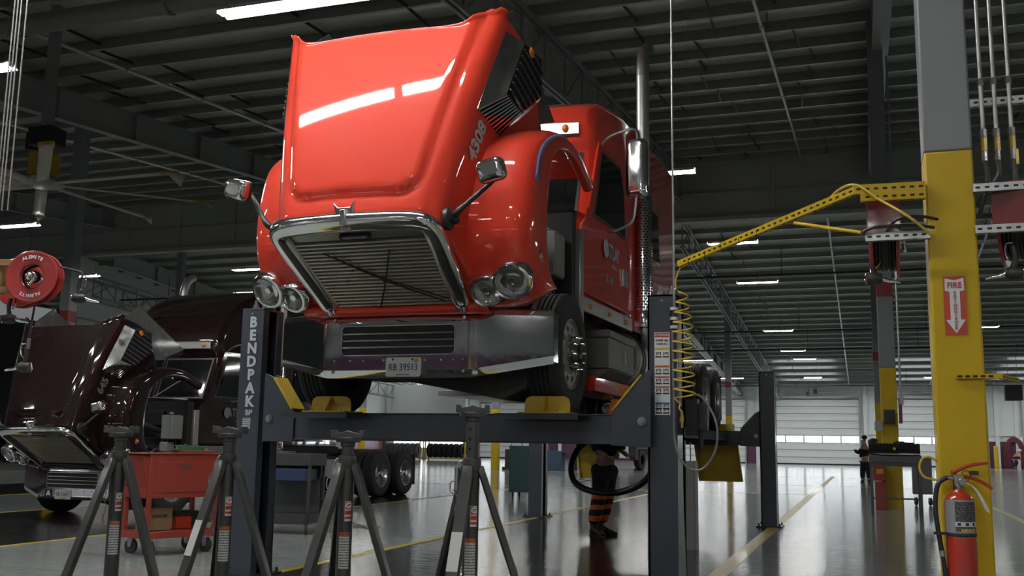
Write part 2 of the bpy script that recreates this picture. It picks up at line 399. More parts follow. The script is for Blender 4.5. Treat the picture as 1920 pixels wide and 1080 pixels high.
# sectional doors
def dock_door(n, x0, x1, z1=5.35):
    b = B(); pw = 8; nh = 9; h = z1/nh
    for k in range(nh):
        a = k*h; c = a+h-.02
        if k == 3: continue
        b.prism([(87.9,a),(87.84,a+.03),(87.84,c-.22),(87.87,c-.20),(87.87,c-.14),(87.84,c-.12),(87.84,c-.02),(87.9,c)], x0, x1, 'x')
    for k in range(6): xx = x0+(x1-x0)*k/5; b.box((xx-.08,87.80,3*h),(xx+.08,87.9,4*h))
    b.box((x0,87.84,3*h-.02),(x1,87.9,3*h+.05)); b.box((x0,87.84,4*h-.07),(x1,87.9,4*h))
    d = struct('door_%d' % n, b, DOORW, smooth=False)
    b = B(); b.box((x0+.02, 87.86, 3*h+.03), (x1-.02, 87.875, 4*h-.05)); o = obj('window_pane', b, PANE, d, smooth=False)
    b = B(); b.box((x0-.1,87.7,0),(x0,87.84,z1+.3)); b.box((x1,87.7,0),(x1+.1,87.84,z1+.3)); b.box((x0,87.6,z1+.05),(x1,87.84,z1+.2))
    b.cyl((x0,87.5,z1+.55),(x1,87.5,z1+.55),.03); 
    xm = (x0+x1)/2
    for s in (-1,1):
        for q in range(14): b.lathe([(.07,-.03),(.09,0),(.07,.03)], (xm+s*(.5+q*.12),87.5,z1+.55), 'x', 8)
    obj('door_track', b, GALV, d)
    b = B(); b.cb((xm+.3,87.3,z1+.6),(.3,.3,.35)); b.cb((xm-.3,87.3,z1+.45),(.2,.2,.3)); b.cyl((xm-.25,87.3,z1+.6),(xm-.25,87.3,zf(87)),.02); b.cyl((xm+.35,87.3,z1+.6),(xm+.35,87.3,zf(87)),.02)
    obj('door_operator', b, DKCART, d)
    b = B(); b.box((x0,87.8,0),(x1,87.86,.1)); obj('door_seal', b, BLACK, d)
dock_door(1, -7.75, -.45); dock_door(2, 2.3, 9.0); dock_door(3, -16.8, -9.6); dock_door(4, 11.6, 18.5)
for k, x in enumerate((-33.5,)): dock_door(5+k, x, x+6.5, 5.0)
# roof lights: unseen daylight panels added between far purlins to light the back wall
SKY_FILL = emat('roof_light', (.93, .97, 1.0), 6.5)
sk = 20
for yy in (41.0+1.52*22+.10, 41.0+1.52*24+.10, 41.0+1.52*26+.10, 41.0+1.52*28+.10):
    for x in (-38, -26, -15.5, -6.2, 1.6, 9.5, 19):
        b = B(); b.box((x, yy, 0), (x+4.2, yy+.62, .02)); b.m = 1; b.box((x-.05, yy-.03, .02), (x+4.25, yy+.65, .06))
        struct('window_%d' % sk, b, [SKY_FILL, WHITE], loc=(0,0,zf(yy+.4)-.075), smooth=False); sk += 1
# ------------------------------------------------------------ columns
def column(x, y, label, wx=.26, wy=.30, ytop=2.98, band=True, guard=False, top=None):
    t = thing('steel_column', label, 'column', (x, y, 0), 0, 'painted steel columns of the hall')
    zt = top or ((zn(y) if y < 40.05 else zf(y))-.3)
    b = B(); b.box((-wx/2, 0, 0), (wx/2, wy, ytop)); obj('yellow_base', b, YEL, t, bev=.012)
    b = B()
    if band: b.box((-wx/2, 0, ytop), (wx/2, wy, 4.54)); b.box((-wx/2, 0, 4.86), (wx/2, wy, zt))
    else: b.box((-wx/2, 0, ytop), (wx/2, wy, zt))
    obj('grey_shaft', b, COLG, t, bev=.012)
    if band: b = B(); b.box((-wx/2-.001, -.001, 4.54), (wx/2+.001, wy+.001, 4.86)); obj('red_band', b, REDB, t)
    if guard: b = B(); b.prism(rrect(wx+.1, wy+.1, .1, 5, (0, wy/2)), 0, 1.12, 'z'); obj('column_guard', b, YELD, t)
    return t
column(-6.8, -10.6, 'yellow and grey column behind the camera at left', .5, .5); column(-1.2, -9.0, 'yellow and grey column behind the camera at right', .4, .4); column(.5, -10.6, 'yellow and grey column behind the camera', .3, .3); column(-3.2, -3.0, 'slim yellow post behind the camera', .16, .16, top=3.2, band=False)
NEARC = column(.52, 6.30, 'nearest column, yellow below and grey above, with the fire extinguisher sign', .265, .30)
column(.50, 23.2, 'column with a red band behind the grey shop desk', .33, .33, guard=True)
column(.53, 40.1, 'farther grey and yellow column just left of the one behind the shop desk', .33, .33)
column(-21.85, 23.2, 'grey column with a red band above the dark truck hood', .33, .33)
column(-7.1, 57, 'thin distant grey and yellow column seen above the far lift beam', .33, .33)
column(-17.5, 47.9, 'yellow column seen between the lift beams beside the green cabinet', .36, .33)
column(-31, 40.1, 'dark distant column behind the grease reels', .3, .3); column(-24.5, 47, 'slim grey column behind the hose gun at left', .26, .3)
# ------------------------------------------------------------ light fixtures
FX = None
def fixture(x0, y, z=6.3, L=1.22, label='slim lit fluorescent ceiling light', rods=True):
    t = thing('fluorescent_light', label, 'ceiling light', (x0, y, z), 0, 'lit fluorescent fixtures')
    b = B(); b.prism([(-.15,.02),(-.06,.09),(.06,.09),(.15,.02),(.14,.015),(.05,.07),(-.05,.07),(-.14,.015)], 0, L, 'x'); b.box((-.02,-.05,.02),(0,.05,.09)); b.box((L,-.05,.02),(L+.02,.05,.09))
    obj('reflector', b, WHITE, t, smooth=False)
    b = B()
    for s in (-.085, -.028, .028, .085): b.cyl((.02,s,.03),(L-.02,s,.03),.0145,n=8)
    obj('tube', b, TUBE, t)
    if rods:
        zt = (zn(y) if y < 40 else zf(y))-.1
        for hx in (.1, L-.1): b = B(); b.cyl((hx,0,.09),(hx,0,zt-z),.004,n=5); obj('hanger', b, GALV, t)
    return t
for a in [(-7.22, 9.8, 2.44, 'big bright ceiling light at the top above the red hood'), (-13.53, 10.4, 2.44, 'ceiling light cut off by the left edge above the fan'),
          (-3.6, 25.4, 1.22, 'ceiling light crossed by the yellow slotted boom'), (-3.62, 31.8, 1.22, 'ceiling light just below the yellow boom, right of the coiled hose'),
          (-4.05, 45.3, 1.22, 'ceiling light up and left of the first distant dock door, second of the receding row'), (-4.05, 54.9, 1.22, 'ceiling light third in the receding row above the far lift post'),
          (-3.74, 60, 1.22, 'ceiling light fourth in the receding row above the far lift post'), (-4.05, 75.9, 1.22, 'ceiling light farthest in the row, in front of the dock door'),
          (4.1, 45.5, 1.22, 'ceiling light right of the fire extinguisher sign'), (4.05, 76.6, 1.22, 'small ceiling light at the left edge of the yellow column'),
          (-24.1, 25.6, 1.22, 'ceiling light between the red hose reel and the dark truck'), (-20.05, 18.9, 1.22, 'ceiling light at the left edge below the fan'),
          (-17.98, 25.8, 1.22, 'ceiling light peeking out left of the red truck headlight'), (-4.06, 18.4, 1.22, 'ceiling light right of the exhaust stack behind the steel cable')]:
    fixture(a[0], a[1], 6.3, a[2], a[3])
# front row shows in the hood paint; those behind camera are unseen added fill
for x in (-4.9,):
    fixture(x-1.95, 4.85, 6.3, 2.44, 'ceiling light of the front row over the red hood'); fixture(x+.65, 4.85, 6.3, 2.44, 'short ceiling light of the front row over the red hood')
for x in (-14,): fixture(x, 3.4, 6.3, 2.44, 'ceiling light of the front row out of the picture')  # out of view, added for overall brightness
for yy in (-3.0, -11.5):
    for x in ((-1.0, 9) if yy > -5 else (-28, -18.5, -9.5, -1.0, 9)): fixture(x, yy, 6.3, 2.44, 'ceiling light behind the camera')
for yy, xs_ in ((3.4, (-24, 14)), (18.5, (10, 18)), (25.5, (10, -31, -40)), (43.5, (-34,)), (52, (-34.5,)), (45.3, (-17.5, -10.8, 12, -25)), (60, (-17.5, -10.8, 12, -25)), (76, (-17.5, -10.8, 12, -25))):
    for x in xs_: fixture(x, yy, 6.3, 2.44, 'ceiling light of the outer rows')

# ============================================================ trucks
def ease(t): return t*t*(3-2*t)
def lerp(a, b, t): return a+(b-a)*t
def pl(pts, x):
    if x <= pts[0][0]: return pts[0][1]
    for (a, b), (c, d) in zip(pts, pts[1:]):
        if x <= c: return b+(d-b)*(x-a)/(c-a)
    return pts[-1][1]
WHEEL_DISC = mat('wheel_disc_steel', (.36, .345, .31), .42, .6, noise=.25, nscale=16)
def tyre_mesh(x0, x1, Ro=.515, Ri=.29, tread=True):
    b = B(); w = x1-x0; r = .035
    prof = [(Ri, x0+.02), (Ri+.03, x0), (Ro-.06, x0), (Ro-.02, x0+.012), (Ro, x0+.04)]
    n = 5; rib = (w-.08)/n
    for k in range(n):
        a = x0+.04+k*rib
        prof += [(Ro, a+.006), (Ro, a+rib-.008)]
        if k < n-1: prof += [(Ro-.014, a+rib-.006), (Ro-.014, a+rib+.004)]
    prof += [(Ro, x1-.04), (Ro-.02, x1-.012), (Ro-.06, x1), (Ro-.09, x1+.002), (Ri+.06, x1+.004), (Ri+.03, x1), (Ri, x1-.02)]
    b.lathe([(p, h) for p, h in prof], (0,0,0), 'x', 56); return b
def front_wheel(par, s, x, y, z):
    t = obj('tyre', tyre_mesh(-.14, .14), RUBBER, par, loc=(x, y, z), rot=(0, 0, 0 if s > 0 else pi))
    b = B(); NH = 10
    # disc with ten hand holes: ring sectors around each hole
    b.lathe([(.295,.10),(.30,.125),(.285,.13),(.275,.11),(.262,.105)], (0,0,0), 'x', 60)
    b.lathe([(.175,.118),(.16,.125),(.15,.13),(.15,.09)], (0,0,0), 'x', 60)
    seg = 60; rm = .219
    for k in range(NH):
        a0 = 2*pi*k/NH; hw = .027; hh = .034
        m = 12
        inner = []; outer = []
        for q in range(m*2):
            a = 2*pi*q/(m*2)
            rr = rm+hw*cos(a); aa = a0+hh*sin(a)/rm; inner.append((rr, aa))
            # outer boundary of the cell
            ca, sa = cos(a), sin(a); dr = .0435; da = pi/NH
            f = 1/max(abs(ca), abs(sa)); rr2 = rm+dr*ca*f; aa2 = a0+da*sa*f; outer.append((rr2, aa2))
        P = lambda r_, a_, h=0: (pl([(.16,.118),(.22,.112),(.265,.105)], r_)+h, r_*cos(a_), r_*sin(a_))
        n = len(inner)
        vs = [P(*p) for p in inner]+[P(*p) for p in outer]+[P(p[0], p[1], -.03) for p in inner]
        fs = [(i, (i+1)%n, (i+1)%n+n, i+n) for i in range(n)]+[(i, i+2*n, (i+1)%n+2*n, (i+1)%n) for i in range(n)]
        b.add(vs, fs)
    obj('rim', b, WHEEL_DISC, t)
    b = B(); b.lathe([(.0,.02),(.10,.02),(.29,.03)], (0,0,0), 'x', 30); obj('drum', b, BLACK, t)
    b = B(); b.lathe([(.15,.09),(.15,.13),(.135,.15),(.10,.15),(.095,.19),(.085,.20),(.08,.19),(.08,.12),(0,.12)], (0,0,0), 'x', 40)
    obj('hub', b, mat('hub_dark', (.10,.10,.10), .4, .7), t)
    b = B()
    for k in range(10):
        a = 2*pi*k/10+.1; c = (0, .138*cos(a), .138*sin(a)); b.lathe([(.024,.13),(.022,.15),(.015,.155),(.015,.205),(.010,.215),(0,.217)], c, 'x', 10)
    obj('nut_covers', b, CHROME, t)
    return t
def rear_wheel(par, s, x, y, z):
    """s=+1: outer face towards +x; x is the outer tyre face"""
    t = obj('tyre', tyre_mesh(-.27, 0), RUBBER, par, loc=(x, y, z), rot=(0, 0, 0 if s > 0 else pi))
    b = B(); b.lathe([(.29,-.02),(.305,-.005),(.30,.008),(.288,.004),(.268,-.03),(.255,-.08),(.25,-.15),(.20,-.165),(.165,-.168),(.125,-.17)], (0,0,0), 'x', 56)
    for k in range(10):
        a = 2*pi*k/10; b.cyl((-.162,.222*cos(a),.222*sin(a)), (-.156,.222*cos(a),.222*sin(a)), .024, n=10)
    obj('rim', b, ALU, t)
    b = B(); b.lathe([(.13,-.17),(.125,-.10),(.10,-.085),(.085,-.03),(.075,-.01),(.06,.005),(0,.008)], (0,0,0), 'x', 32)
    for k in range(10):
        a = 2*pi*k/10+.2; b.cyl((-.165,.145*cos(a),.145*sin(a)), (-.12,.145*cos(a),.145*sin(a)), .014, n=8)
    obj('hub', b, CHROME, t)
    it = obj('inner_tyre', tyre_mesh(-.60, -.33), RUBBER, t)
    return t

# ---- hood, in hood-local metres: x across, y rearward, z up, hinge at the origin, closed position
NT = 24
def hside(y, z):
    """x of the hood side wall"""
    u = min(1, max(0, y/2.0)); ws = lerp(.60, .88, u)+.05; wb = lerp(.70, 1.0, u)
    return lerp(ws, wb, min(1, max(0, (1.0-z)/.75)))
def hood_pt(u, j):
    """u 0..1 front to rear; j 0..NT across the top, then down the side"""
    zc = lerp(1.075, 1.235, u)+.035*sin(pi*u); ws = lerp(.60, .88, u)
    if j <= NT:
        x = ws*(j/NT)**.9; z = zc-.055*(x/ws)**2-.04*max(0, (x/ws-.85)/.15)**2
        y = .02+.152*z+.05*(x/.75)**2; yr = 1.80+.17*ease(min(1, max(0, (x-.66)/.22)))
        y = y+(yr-y)*u
        wr = lerp(.455, .80, min(1, y/1.9)); dx = wr-x; dy = y-.36; r = .17
        d = min(dx, dy) if (dx > r or dy > r) else r-math.hypot(max(0, r-dx), max(0, r-dy))
        z += .040*ease(min(1, max(0, d/.05)))-.012*max(0, 1-abs(d+.012)/.03)
    else:
        k = (j-NT)/9.; zz = [zc-.11, zc-.15, zc-.20, zc-.27, .80, .62, .45, .28, .05][j-NT-1]
        z = zz; x = [ws+.03, ws+.052, ws+.065, ws+.07][j-NT-1] if j-NT <= 4 else None
        if x is None: x = max(ws+.07, lerp(ws+.07, lerp(.70, 1.0, u), min(1, (zc-.27-z)/(zc-.27-.28))))
        y = .02+.152*z+.05*(x/.75)**2; yr = pl([(0,1.55),(.28,1.85),(.65,2.10),(1.0,2.05),(1.2,1.98)], z); y = y+(yr-y)*u
    if u < .02: z -= (.02-u)*1.5
    return V((x, y, z))
HU = [0,.008,.02,.04]+[.04+.96*q/44 for q in range(1, 45)]
def hood_shell():
    b = B(); NJ = NT+10
    P_ = [[hood_pt(u, j) for j in range(NJ)] for u in HU]
    def f(i, j):
        q = j-(NJ-1); p = P_[i][abs(q)]; return V((p.x*(1 if q >= 0 else -1), p.y, p.z))
    b.grid(len(HU), 2*NJ-1, f)
    # rear lip that sweeps up towards the corners
    NL = NT+3
    def g(i, j):
        q = j-NL; p = P_[-1][abs(q)]; s = 1 if q >= 0 else -1; k = ease(min(1, max(0, (p.x-.5)/.38)))
        return V((s*(p.x+(0,.004,.02)[i]*k), p.y+(0,.02,.04)[i]*(.4+k), p.z+(0,.006,.022)[i]*(.5+1.0*k)))
    b.grid(3, 2*NL+1, g)
    # lower front apron under the grille, between the fenders
    def a(i, j):
        x = lerp(-.80, .80, j/12); k = (x/.78)**2
        return V((x, [.03,-.03,-.05,-.045,-.02,.06][i]-.02*k+.02, [.075,.07,.045,.0,-.035,-.05][i]+.05*k*(1 if i < 3 else .6)))
    b.grid(6, 13, a)
    # cheeks between grille and fender
    for s in (-1, 1):
        b.grid(14, 4, lambda i, j: V((s*lerp(.56+.06*i/13, max(.66, hside(.15, lerp(.06,1.0,i/13))+.03*(1-i/13)), j/3), .035+.152*lerp(.06,1.0,i/13)+.03*(j/3), lerp(.06, 1.0, i/13)-j*.006)))
    return b
FC = V((0, .90, -.28))
FPROF = crom([(0,.20,-.25),(0,.08,-.12),(0,.03,.02),(0,.045,.16),(0,.105,.31),(0,.20,.44),(0,.36,.57),(0,.62,.67),(0,.90,.71),(0,1.12,.67),(0,1.36,.49),(0,1.60,.20),(0,1.79,-.15),(0,1.90,-.53),(0,1.91,-.88)], 4)
FINN = crom([(0,.34,-.24),(0,.34,-.15),(0,.36,-.06),(0,.41,.01),(0,.49,.08),(0,.59,.14),(0,.72,.19),(0,.86,.23),(0,1.0,.255),(0,1.12,.26),(0,1.27,.235),(0,1.47,.08),(0,1.64,-.22),(0,1.70,-.53),(0,1.72,-.86)], 4)
FCOL = [(.62,0,0),(.70,0,0),(.80,0,.0),(.90,0,.004),(.98,.01,.012),(1.06,.035,.03),(1.12,.09,.05),(1.165,.17,.07),(1.195,.29,.08),(1.208,.45,.05),(1.212,.65,.02),(1.214,.92,0),(1.208,1.0,0),(1.14,1.04,0)]
def fender(s):
    b = B(); n = len(FPROF)
    def f(i, j):
        w_, k, dy = FCOL[j]; q = FPROF[i].lerp(FINN[i], k); fr = max(0, 1-i/16)
        return V((s*w_, q.y+dy*fr*1.2, q.z))
    b.grid(n, len(FCOL), f); return b
def headlight(parent, s):
    """twin round lamps in one chrome bezel on the sloping fender nose"""
    tilt = R(-33)
    for cx, cz, yy, r in ((.835, .262, .020, .098), (1.050, .318, .062, .120)):
        rot = (tilt, 0, R(s*10))
        b = B(); b.lathe([(r+.030, .110), (r+.036, .0), (r+.024, -.024), (r+.006, -.028), (r-.002, -.014), (r-.006, .03)], (0,0,0), 'y', 40)
        o = obj('headlight_bezel', b, CHROME, parent, loc=(s*cx, yy, cz), rot=rot)
        b = B(); b.lathe([(0, .018), (r*.35, .016), (r*.62, .010), (r*.85, -.002), (r*.99, -.014)], (0,0,0), 'y', 32)
        b.m = 1; b.lathe([(.030, .005), (.026, -.008), (0, -.012)], (0,.0,0), 'y', 12)
        obj('headlamp', b, [LENS, CHROME], parent, loc=(s*cx, yy, cz), rot=rot)
    b = B(); b.grid(5, 5, lambda i, j: V((s*lerp(.90,1.0,i/4), -.02+.045+.035*i/4+.52*(.06*(j-2)) -(.02 if j in (1,2,3) else 0), lerp(.265,.285,i/4)+.06*(j-2)*.9)))
    obj('bezel_bridge', b, CHROME, parent)
def mirror_on_hood(parent, s):
    b = B(); base = V((s*(hside(.28,.86)+.005), .28, .86)); hd = V((s*1.02, .56, 1.00))
    b.lathe([(.085,-.02),(.085,.012),(.055,.03),(0,.03)], base, 'x', 22) if s > 0 else b.lathe([(.085,.02),(.085,-.012),(.055,-.03),(0,-.03)], base, 'x', 22); b.sph(base+V((s*.045,0,0)), .045, 12, 8)
    pts = crom([base+V((s*.04,0,0)), base+V((s*.10,.03,.06)), hd+V((0,.02,-.10)), hd], 5)
    b.tube(pts, [.026]*6+[.02]*(len(pts)-6), 10); obj('mirror_arm', b, BLACKP, parent)
    b = B(); pr = rrect(.205, .16, .045, 5)
    lay = [(-.050,.55),(-.046,.80),(-.03,.95),(-.005,1),(.03,1)]
    b.grid(len(lay), len(pr), lambda i, j: V((pr[j][0]*lay[i][1], lay[i][0], pr[j][1]*lay[i][1])), cv=True)
    b.add([(p[0]*.55, -.052, p[1]*.55) for p in pr], [tuple(range(len(pr)))])
    b.m = 1; b.prism([(p[0]*1.03, p[1]*1.03) for p in pr], .025, .045, 'y')
    obj('hood_mirror', b, [CHROME, BLACKP], parent, loc=hd+V((s*.03,-.02,.06)), rot=(R(-62), 0, R(s*14)))
def rig_truck(name, label, loc, PAINT, unit, plate, flip=False, theta=68, beacon=True):
    T = thing(name, label, 'truck', loc)
    # chassis
    for s in (-1, 1):
        b = B(); b.box((s*.43-.04, .35, .62), (s*.43+.04, 10.3, .90)); obj('frame_rail', b, UNDER, T)
    b = B(); b.box((-1.0,.78,.38),(1.0,.92,.50)); b.box((-.30,.5,.30),(.30,1.9,.75)); b.box((-.9,.3,.40),(.9,.45,.60)); b.box((-.38,.2,.26),(.38,.55,.42))
    for s in (-1,1): b.box((s*.5-.05,.2,.50),(s*.5+.05,1.7,.56)); b.cyl((s*.8,.7,.4),(s*.3,1.5,.45),.03,n=8); b.cyl((s*.62,1.05,.4),(s*.62,1.05,.9),.05,n=10)
    b.box((-.35,1.9,.45),(.35,4.2,.75)); b.cyl((0,4.2,.62),(0,8.3,.55),.06,n=10)
    b.prism([(-.50,.33),(.75,.11),(.95,.20),(.95,.45),(-.5,.45)], .40, 1.75, 'y')
    obj('axle_and_sump', b, UNDER, T, bev=.01)
    b = B(); b.box((-.36,.55,.75),(.36,1.55,1.42)); b.cyl((-.25,.9,1.42),(-.25,1.5,1.42),.08); b.box((-.2,.5,.8),(.2,.56,1.3)); b.box((.36,.7,1.0),(.48,1.4,1.25))
    b.cyl((.45,.75,.95),(.45,.95,.95),.1); b.tube(crom([(.3,.7,1.5),(.55,.9,1.45),(.62,1.3,1.35),(.5,1.6,1.5)],5),.045,10); b.tube(crom([(-.3,.7,1.4),(-.55,.95,1.3),(-.6,1.4,1.2)],5),.04,10)
    obj('engine', b, ENGINE, T, bev=.02)
    b = B(); b.box((-.50,.26,.62),(.50,.36,1.35)); obj('radiator', b, mat('radiator_core', (.035,.036,.036), .5, .5), T, bev=.01)
    b = B(); b.box((.78,1.02,1.22),(1.0,1.32,1.62)); b.cyl((.88,1.15,1.62),(.88,1.15,1.67),.04); b.box((.74,1.05,1.0),(.9,1.25,1.18)); obj('coolant_tank', b, TANKP, T, bev=.03, seg=3)
    b = B()
    for q in range(6):
        x = .5+.06*q; b.tube(crom([(x,.6+.1*q,.9),(x+.1,.8+.1*q,1.15-.05*q),(x+.05,1.3,1.05+.06*q),(x-.1,1.48,1.2+.06*q)],5), .012+.004*(q%3), 6)
    b.cyl((1.0,1.44,1.1),(1.0,1.44,1.72),.035,n=12); b.cyl((.3,.65,1.25),(.95,1.2,.95),.015,n=6)
    obj('hoses', b, mat('engine_hose', (.03,.03,.03), .5), T)
    if beacon:
        b = B(); b.cyl((-.15,1.05,1.62),(.35,1.05,1.62),.07,n=14); b.box((.05,.96,1.55),(.3,1.14,1.7)); obj('filter_housing', b, mat('filter_grey', (.16,.13,.12), .5), T, bev=.01)
    for s in (-1, 1):
        front_wheel(T, s, s*1.05, .92, .515)
        rear_wheel(T, s, s*1.215, 8.36, .515); rear_wheel(T, s, s*1.215, 9.66, .515)
    b = B()
    for yy in (8.36, 9.66): b.cyl((-.9,yy,.515),(.9,yy,.515),.09,n=12); b.sph((0,yy,.515),.2,14,10)
    for s in (-1, 1):
        b.box((s*1.2,10.2,.22),(s*.7,10.22,.95))
    b.box((-.6,8.2,.95),(.6,9.9,1.06)); obj('drive_axles', b, UNDER, T)
    # bumper
    b = B()
    prof = [(-.03,.775),(0,.765),(.0,.26),(.05,.235)]
    def bp(x, top):
        a = abs(x); yb = 0 if a < .66 else .27*((a-.66)/.555)**1.05
        zt = pl([(0,.752),(.70,.752),(.80,.80),(1.25,.805)], a); zb = pl([(0,.262),(.63,.262),(1.22,.385)], a)
        return yb, zt, zb
    xs = [-1.215,-1.19,-1.1,-1.0,-.9,-.8,-.74,-.68,-.64,-.5,-.25,0,.25,.5,.64,.68,.74,.8,.9,1.0,1.1,1.19,1.215]
    def f(i, j):
        x = xs[i]; yb, zt, zb = bp(x, 0); r = [(.06,-.0),(.012,.012),(0,0),(-.012,-.035),(-.014,-.2),(-.012,None),(0,None),(.012,None),(.07,None)][j]
        if j <= 4:
            zz = [zt-.004, zt+.002, zt-.012, zt-.05, zt-.22][j]
        else: zz = [zb+.06, zb+.02, zb-.002, zb+.004][j-5]
        return V((x, yb+r[0], zz))
    b.grid(len(xs), 9, f)
    for s in (-1, 1): b.box((s*1.213, .27, .40), (s*1.205, .40, .79))
    BU = obj('bumper', b, CHROMEB, T, sharp=14)
    # vent in the bumper, cut look: dark recess with a chrome rim and bars
    zc = .56; pr = rrect(.98, .225, .03, 4, (0, zc)); b = B(); b.prism(pr, -.0165, .03, 'y'); obj('vent_recess', b, BLACK, BU)
    b = B(); po = rrect(1.0, .245, .04, 4, (0, zc)); n = len(pr)
    b.grid(4, n, lambda i, j: V((lerp(po[j][0], pr[j][0], (0,.3,.8,1)[i]), (-.014,-.026,-.026,-.012)[i], lerp(po[j][1], pr[j][1], (0,.3,.8,1)[i]))), cv=True)
    for q in range(3): b.cyl((-.485,-.022,zc-.055+.055*q),(.485,-.022,zc-.055+.055*q),.0085,n=8)
    obj('bumper_vent', b, ALU, BU)
    b = B()
    for x in (-.56,-.42,-.3,-.12,.24,.38,.48,.56): b.lathe([(.009,0),(.008,-.005),(0,-.006)], (x,-.014,.40), 'y', 8)
    for x in (-.57,.57): b.lathe([(.014,0),(.012,-.006),(0,-.008)], (x,-.014,.73), 'y', 8); b.lathe([(.014,0),(.012,-.006),(0,-.008)], (x,-.014,.31), 'y', 8)
    obj('bolts', b, CHROMED, BU)
    px = .06 if not flip else -.16
    b = B(); b.prism(rrect(.305, .152, .018, 4, (px, .345)), -.024, -.018, 'y'); b.m = 1; b.box((px+.095,-.0255,.383),(px+.13,-.0245,.41)); b.m = 2; b.cyl((px-.09,-.0265,.406),(px-.09,-.02,.406),.009,n=8); b.cyl((px+.08,-.0265,.406),(px+.08,-.02,.406),.009,n=8)
    obj('licence_plate', b, [PLATE, AMBER, BLACK], BU)
    text(plate, .078, LETB, BU, (px, -.0255, .342), FRONT, 'plate_characters', bold=.012, sx=.80, sp=1.05)
    text('APPORTIONED', .016, LETK, BU, (px, -.0255, .283), FRONT, 'plate_characters', sx=1.1)
    if flip:
        b = B(); b.box((-.52,-.0175,.31),(-.38,-.015,.41)); b.m = 1; b.cyl((-.45,-.019,.372),(-.45,-.017,.372),.024,n=14)
        b.beam((-.49,-.018,.325),(-.41,-.018,.352),.003,.012); b.beam((-.49,-.018,.352),(-.41,-.018,.325),.003,.012); obj('bumper_sticker', b, [BLACK, LETW], BU)
    # hood
    H = obj('hood', hood_shell(), PAINT, T, loc=(0, 0, .78), rot=(R(theta), 0, 0), sharp=60, mods=(('SOLIDIFY', dict(thickness=.012, offset=-1)),))
    for s in (-1, 1):
        obj('fender', fender(s), PAINT, H, sharp=70, mods=(('SUBSURF', dict(levels=1, render_levels=1)), ('SOLIDIFY', dict(thickness=.010, offset=-1 if s > 0 else -1))))
        headlight(H, s)
        b = B(); b.sph((0,0,0), .045, 14, 8, (.35,.75,1)); obj('marker_lamp', b, AMBER, H, loc=(s*1.20,.36,.20))
        b = B(); b.lathe([(.052,.0),(.056,.012),(.045,.018)], (0,0,0), 'x', 16); obj('marker_rim', b, CHROME, H, loc=(s*1.195,.36,.20))
        mirror_on_hood(H, s)
        # air intake with a chrome cowl
        def ip(y_, z_, o_): return V((s*(hside(y_, z_)+o_), y_, z_))
        base = [(1.18,1.00),(1.95,1.02),(2.10,.58),(1.80,.26),(1.22,.62)]; outr = [(1.40,.88),(1.92,.88),(2.03,.57),(1.78,.40),(1.44,.60)]
        b = B(); n = 5; vs = [ip(*p, -.02) for p in base]+[ip(*p, .012) for p in base]+[ip(*p, .13) for p in outr]
        b.add(vs, [(i,(i+1)%n,(i+1)%n+n,i+n) for i in range(n)]+[(i+n,(i+1)%n+n,(i+1)%n+2*n,i+2*n) for i in (0,1,2)]+[(3+n,4+n,4+2*n,3+2*n)])
        # slats: front face and outer face
        A0, E0, A1, E1 = ip(*base[0], .012), ip(*base[4], .012), ip(*outr[0], .13), ip(*outr[4], .13)
        for q in range(9):
            t_ = (q+.2)/9; b.beam(A0.lerp(E0, t_), A1.lerp(E1, t_), .018, .014)
        B1, D1 = ip(*outr[1], .13), ip(*outr[3], .13)
        for q in range(8):
            t_ = (q+.3)/8; y_ = lerp(outr[4][0]+.0, 1.98, t_); zb_ = pl([(1.44,.60),(1.78,.40),(2.03,.57)], y_); zt_ = pl([(1.40,.88),(1.92,.88),(2.03,.57)], y_)
            b.beam(ip(y_, zb_+.01, .135), ip(y_, zt_-.01, .135), .022, .014)
        b.m = 1; b.add([A0*1, E0*1, E1*1, A1*1], [(0,1,2,3)]); b.v[-4:] = [p+V((0,.02,-.0)) for p in b.v[-4:]]
        b.add([ip(*p, .120) for p in outr], [tuple(range(5))])
        obj('air_intake', b, [CHROME, BLACK], H, sharp=25, fix=True)
        b = B(); b.sph((0,0,0), .05, 12, 8, (.4,.8,1)); obj('intake_lamp', b, AMBER, H, loc=ip(1.93, .76, .14))
        b = B(); b.prism([(1.80,1.02),(2.10,.98),(2.42,.78),(2.32,-.55),(1.92,-.10),(1.75,.20)], s*.86, s*.868, 'x'); obj('side_deflector', b, mat('smoked_panel', (.07,.075,.07), .25, coat=.5, noise=.2, nscale=3), H)
    # grille surround: top bar and two side legs, over an inset slatted grille
    b = B()
    def yfz(z): return .02+.152*z
    path = [V((-.585,yfz(.06),.06)), V((-.605,yfz(.4),.4)), V((-.63,yfz(.8),.80)), V((-.635,yfz(.93),.93)), V((-.615,yfz(1.0),1.0)), V((-.55,yfz(1.035),1.035)), V((-.3,yfz(1.052),1.052)), V((0,yfz(1.06),1.06))]
    path += [V((-p.x,p.y,p.z)) for p in path[-2::-1]]
    sec = [(.045,.01),(.05,-.02),(.03,-.05),(-.005,-.062),(-.04,-.052),(-.062,-.01),(-.06,.03)]
    def g(i, j):
        p = path[i]; a = path[max(0,i-1)]; c = path[min(len(path)-1,i+1)]; tdir = (c-a).normalized(); nn = V((0,-1,.152)).normalized(); o_ = tdir.cross(nn).normalized()
        o_ = -o_ if o_.dot(V((p.x, 0, p.z-.5))) < 0 else o_
        k = 1.45
        return p+o_*sec[j][0]*k-nn*sec[j][1]*-1.3*-1
    b.grid(len(path), len(sec), g)
    b.box((-.60,.03,.045),(.60,-.01,.07))
    GS = obj('grille_surround', b, CHROME, H, sharp=50, mods=(('SUBSURF', dict(levels=1, render_levels=2)), ('SOLIDIFY', dict(thickness=.006, offset=0))))
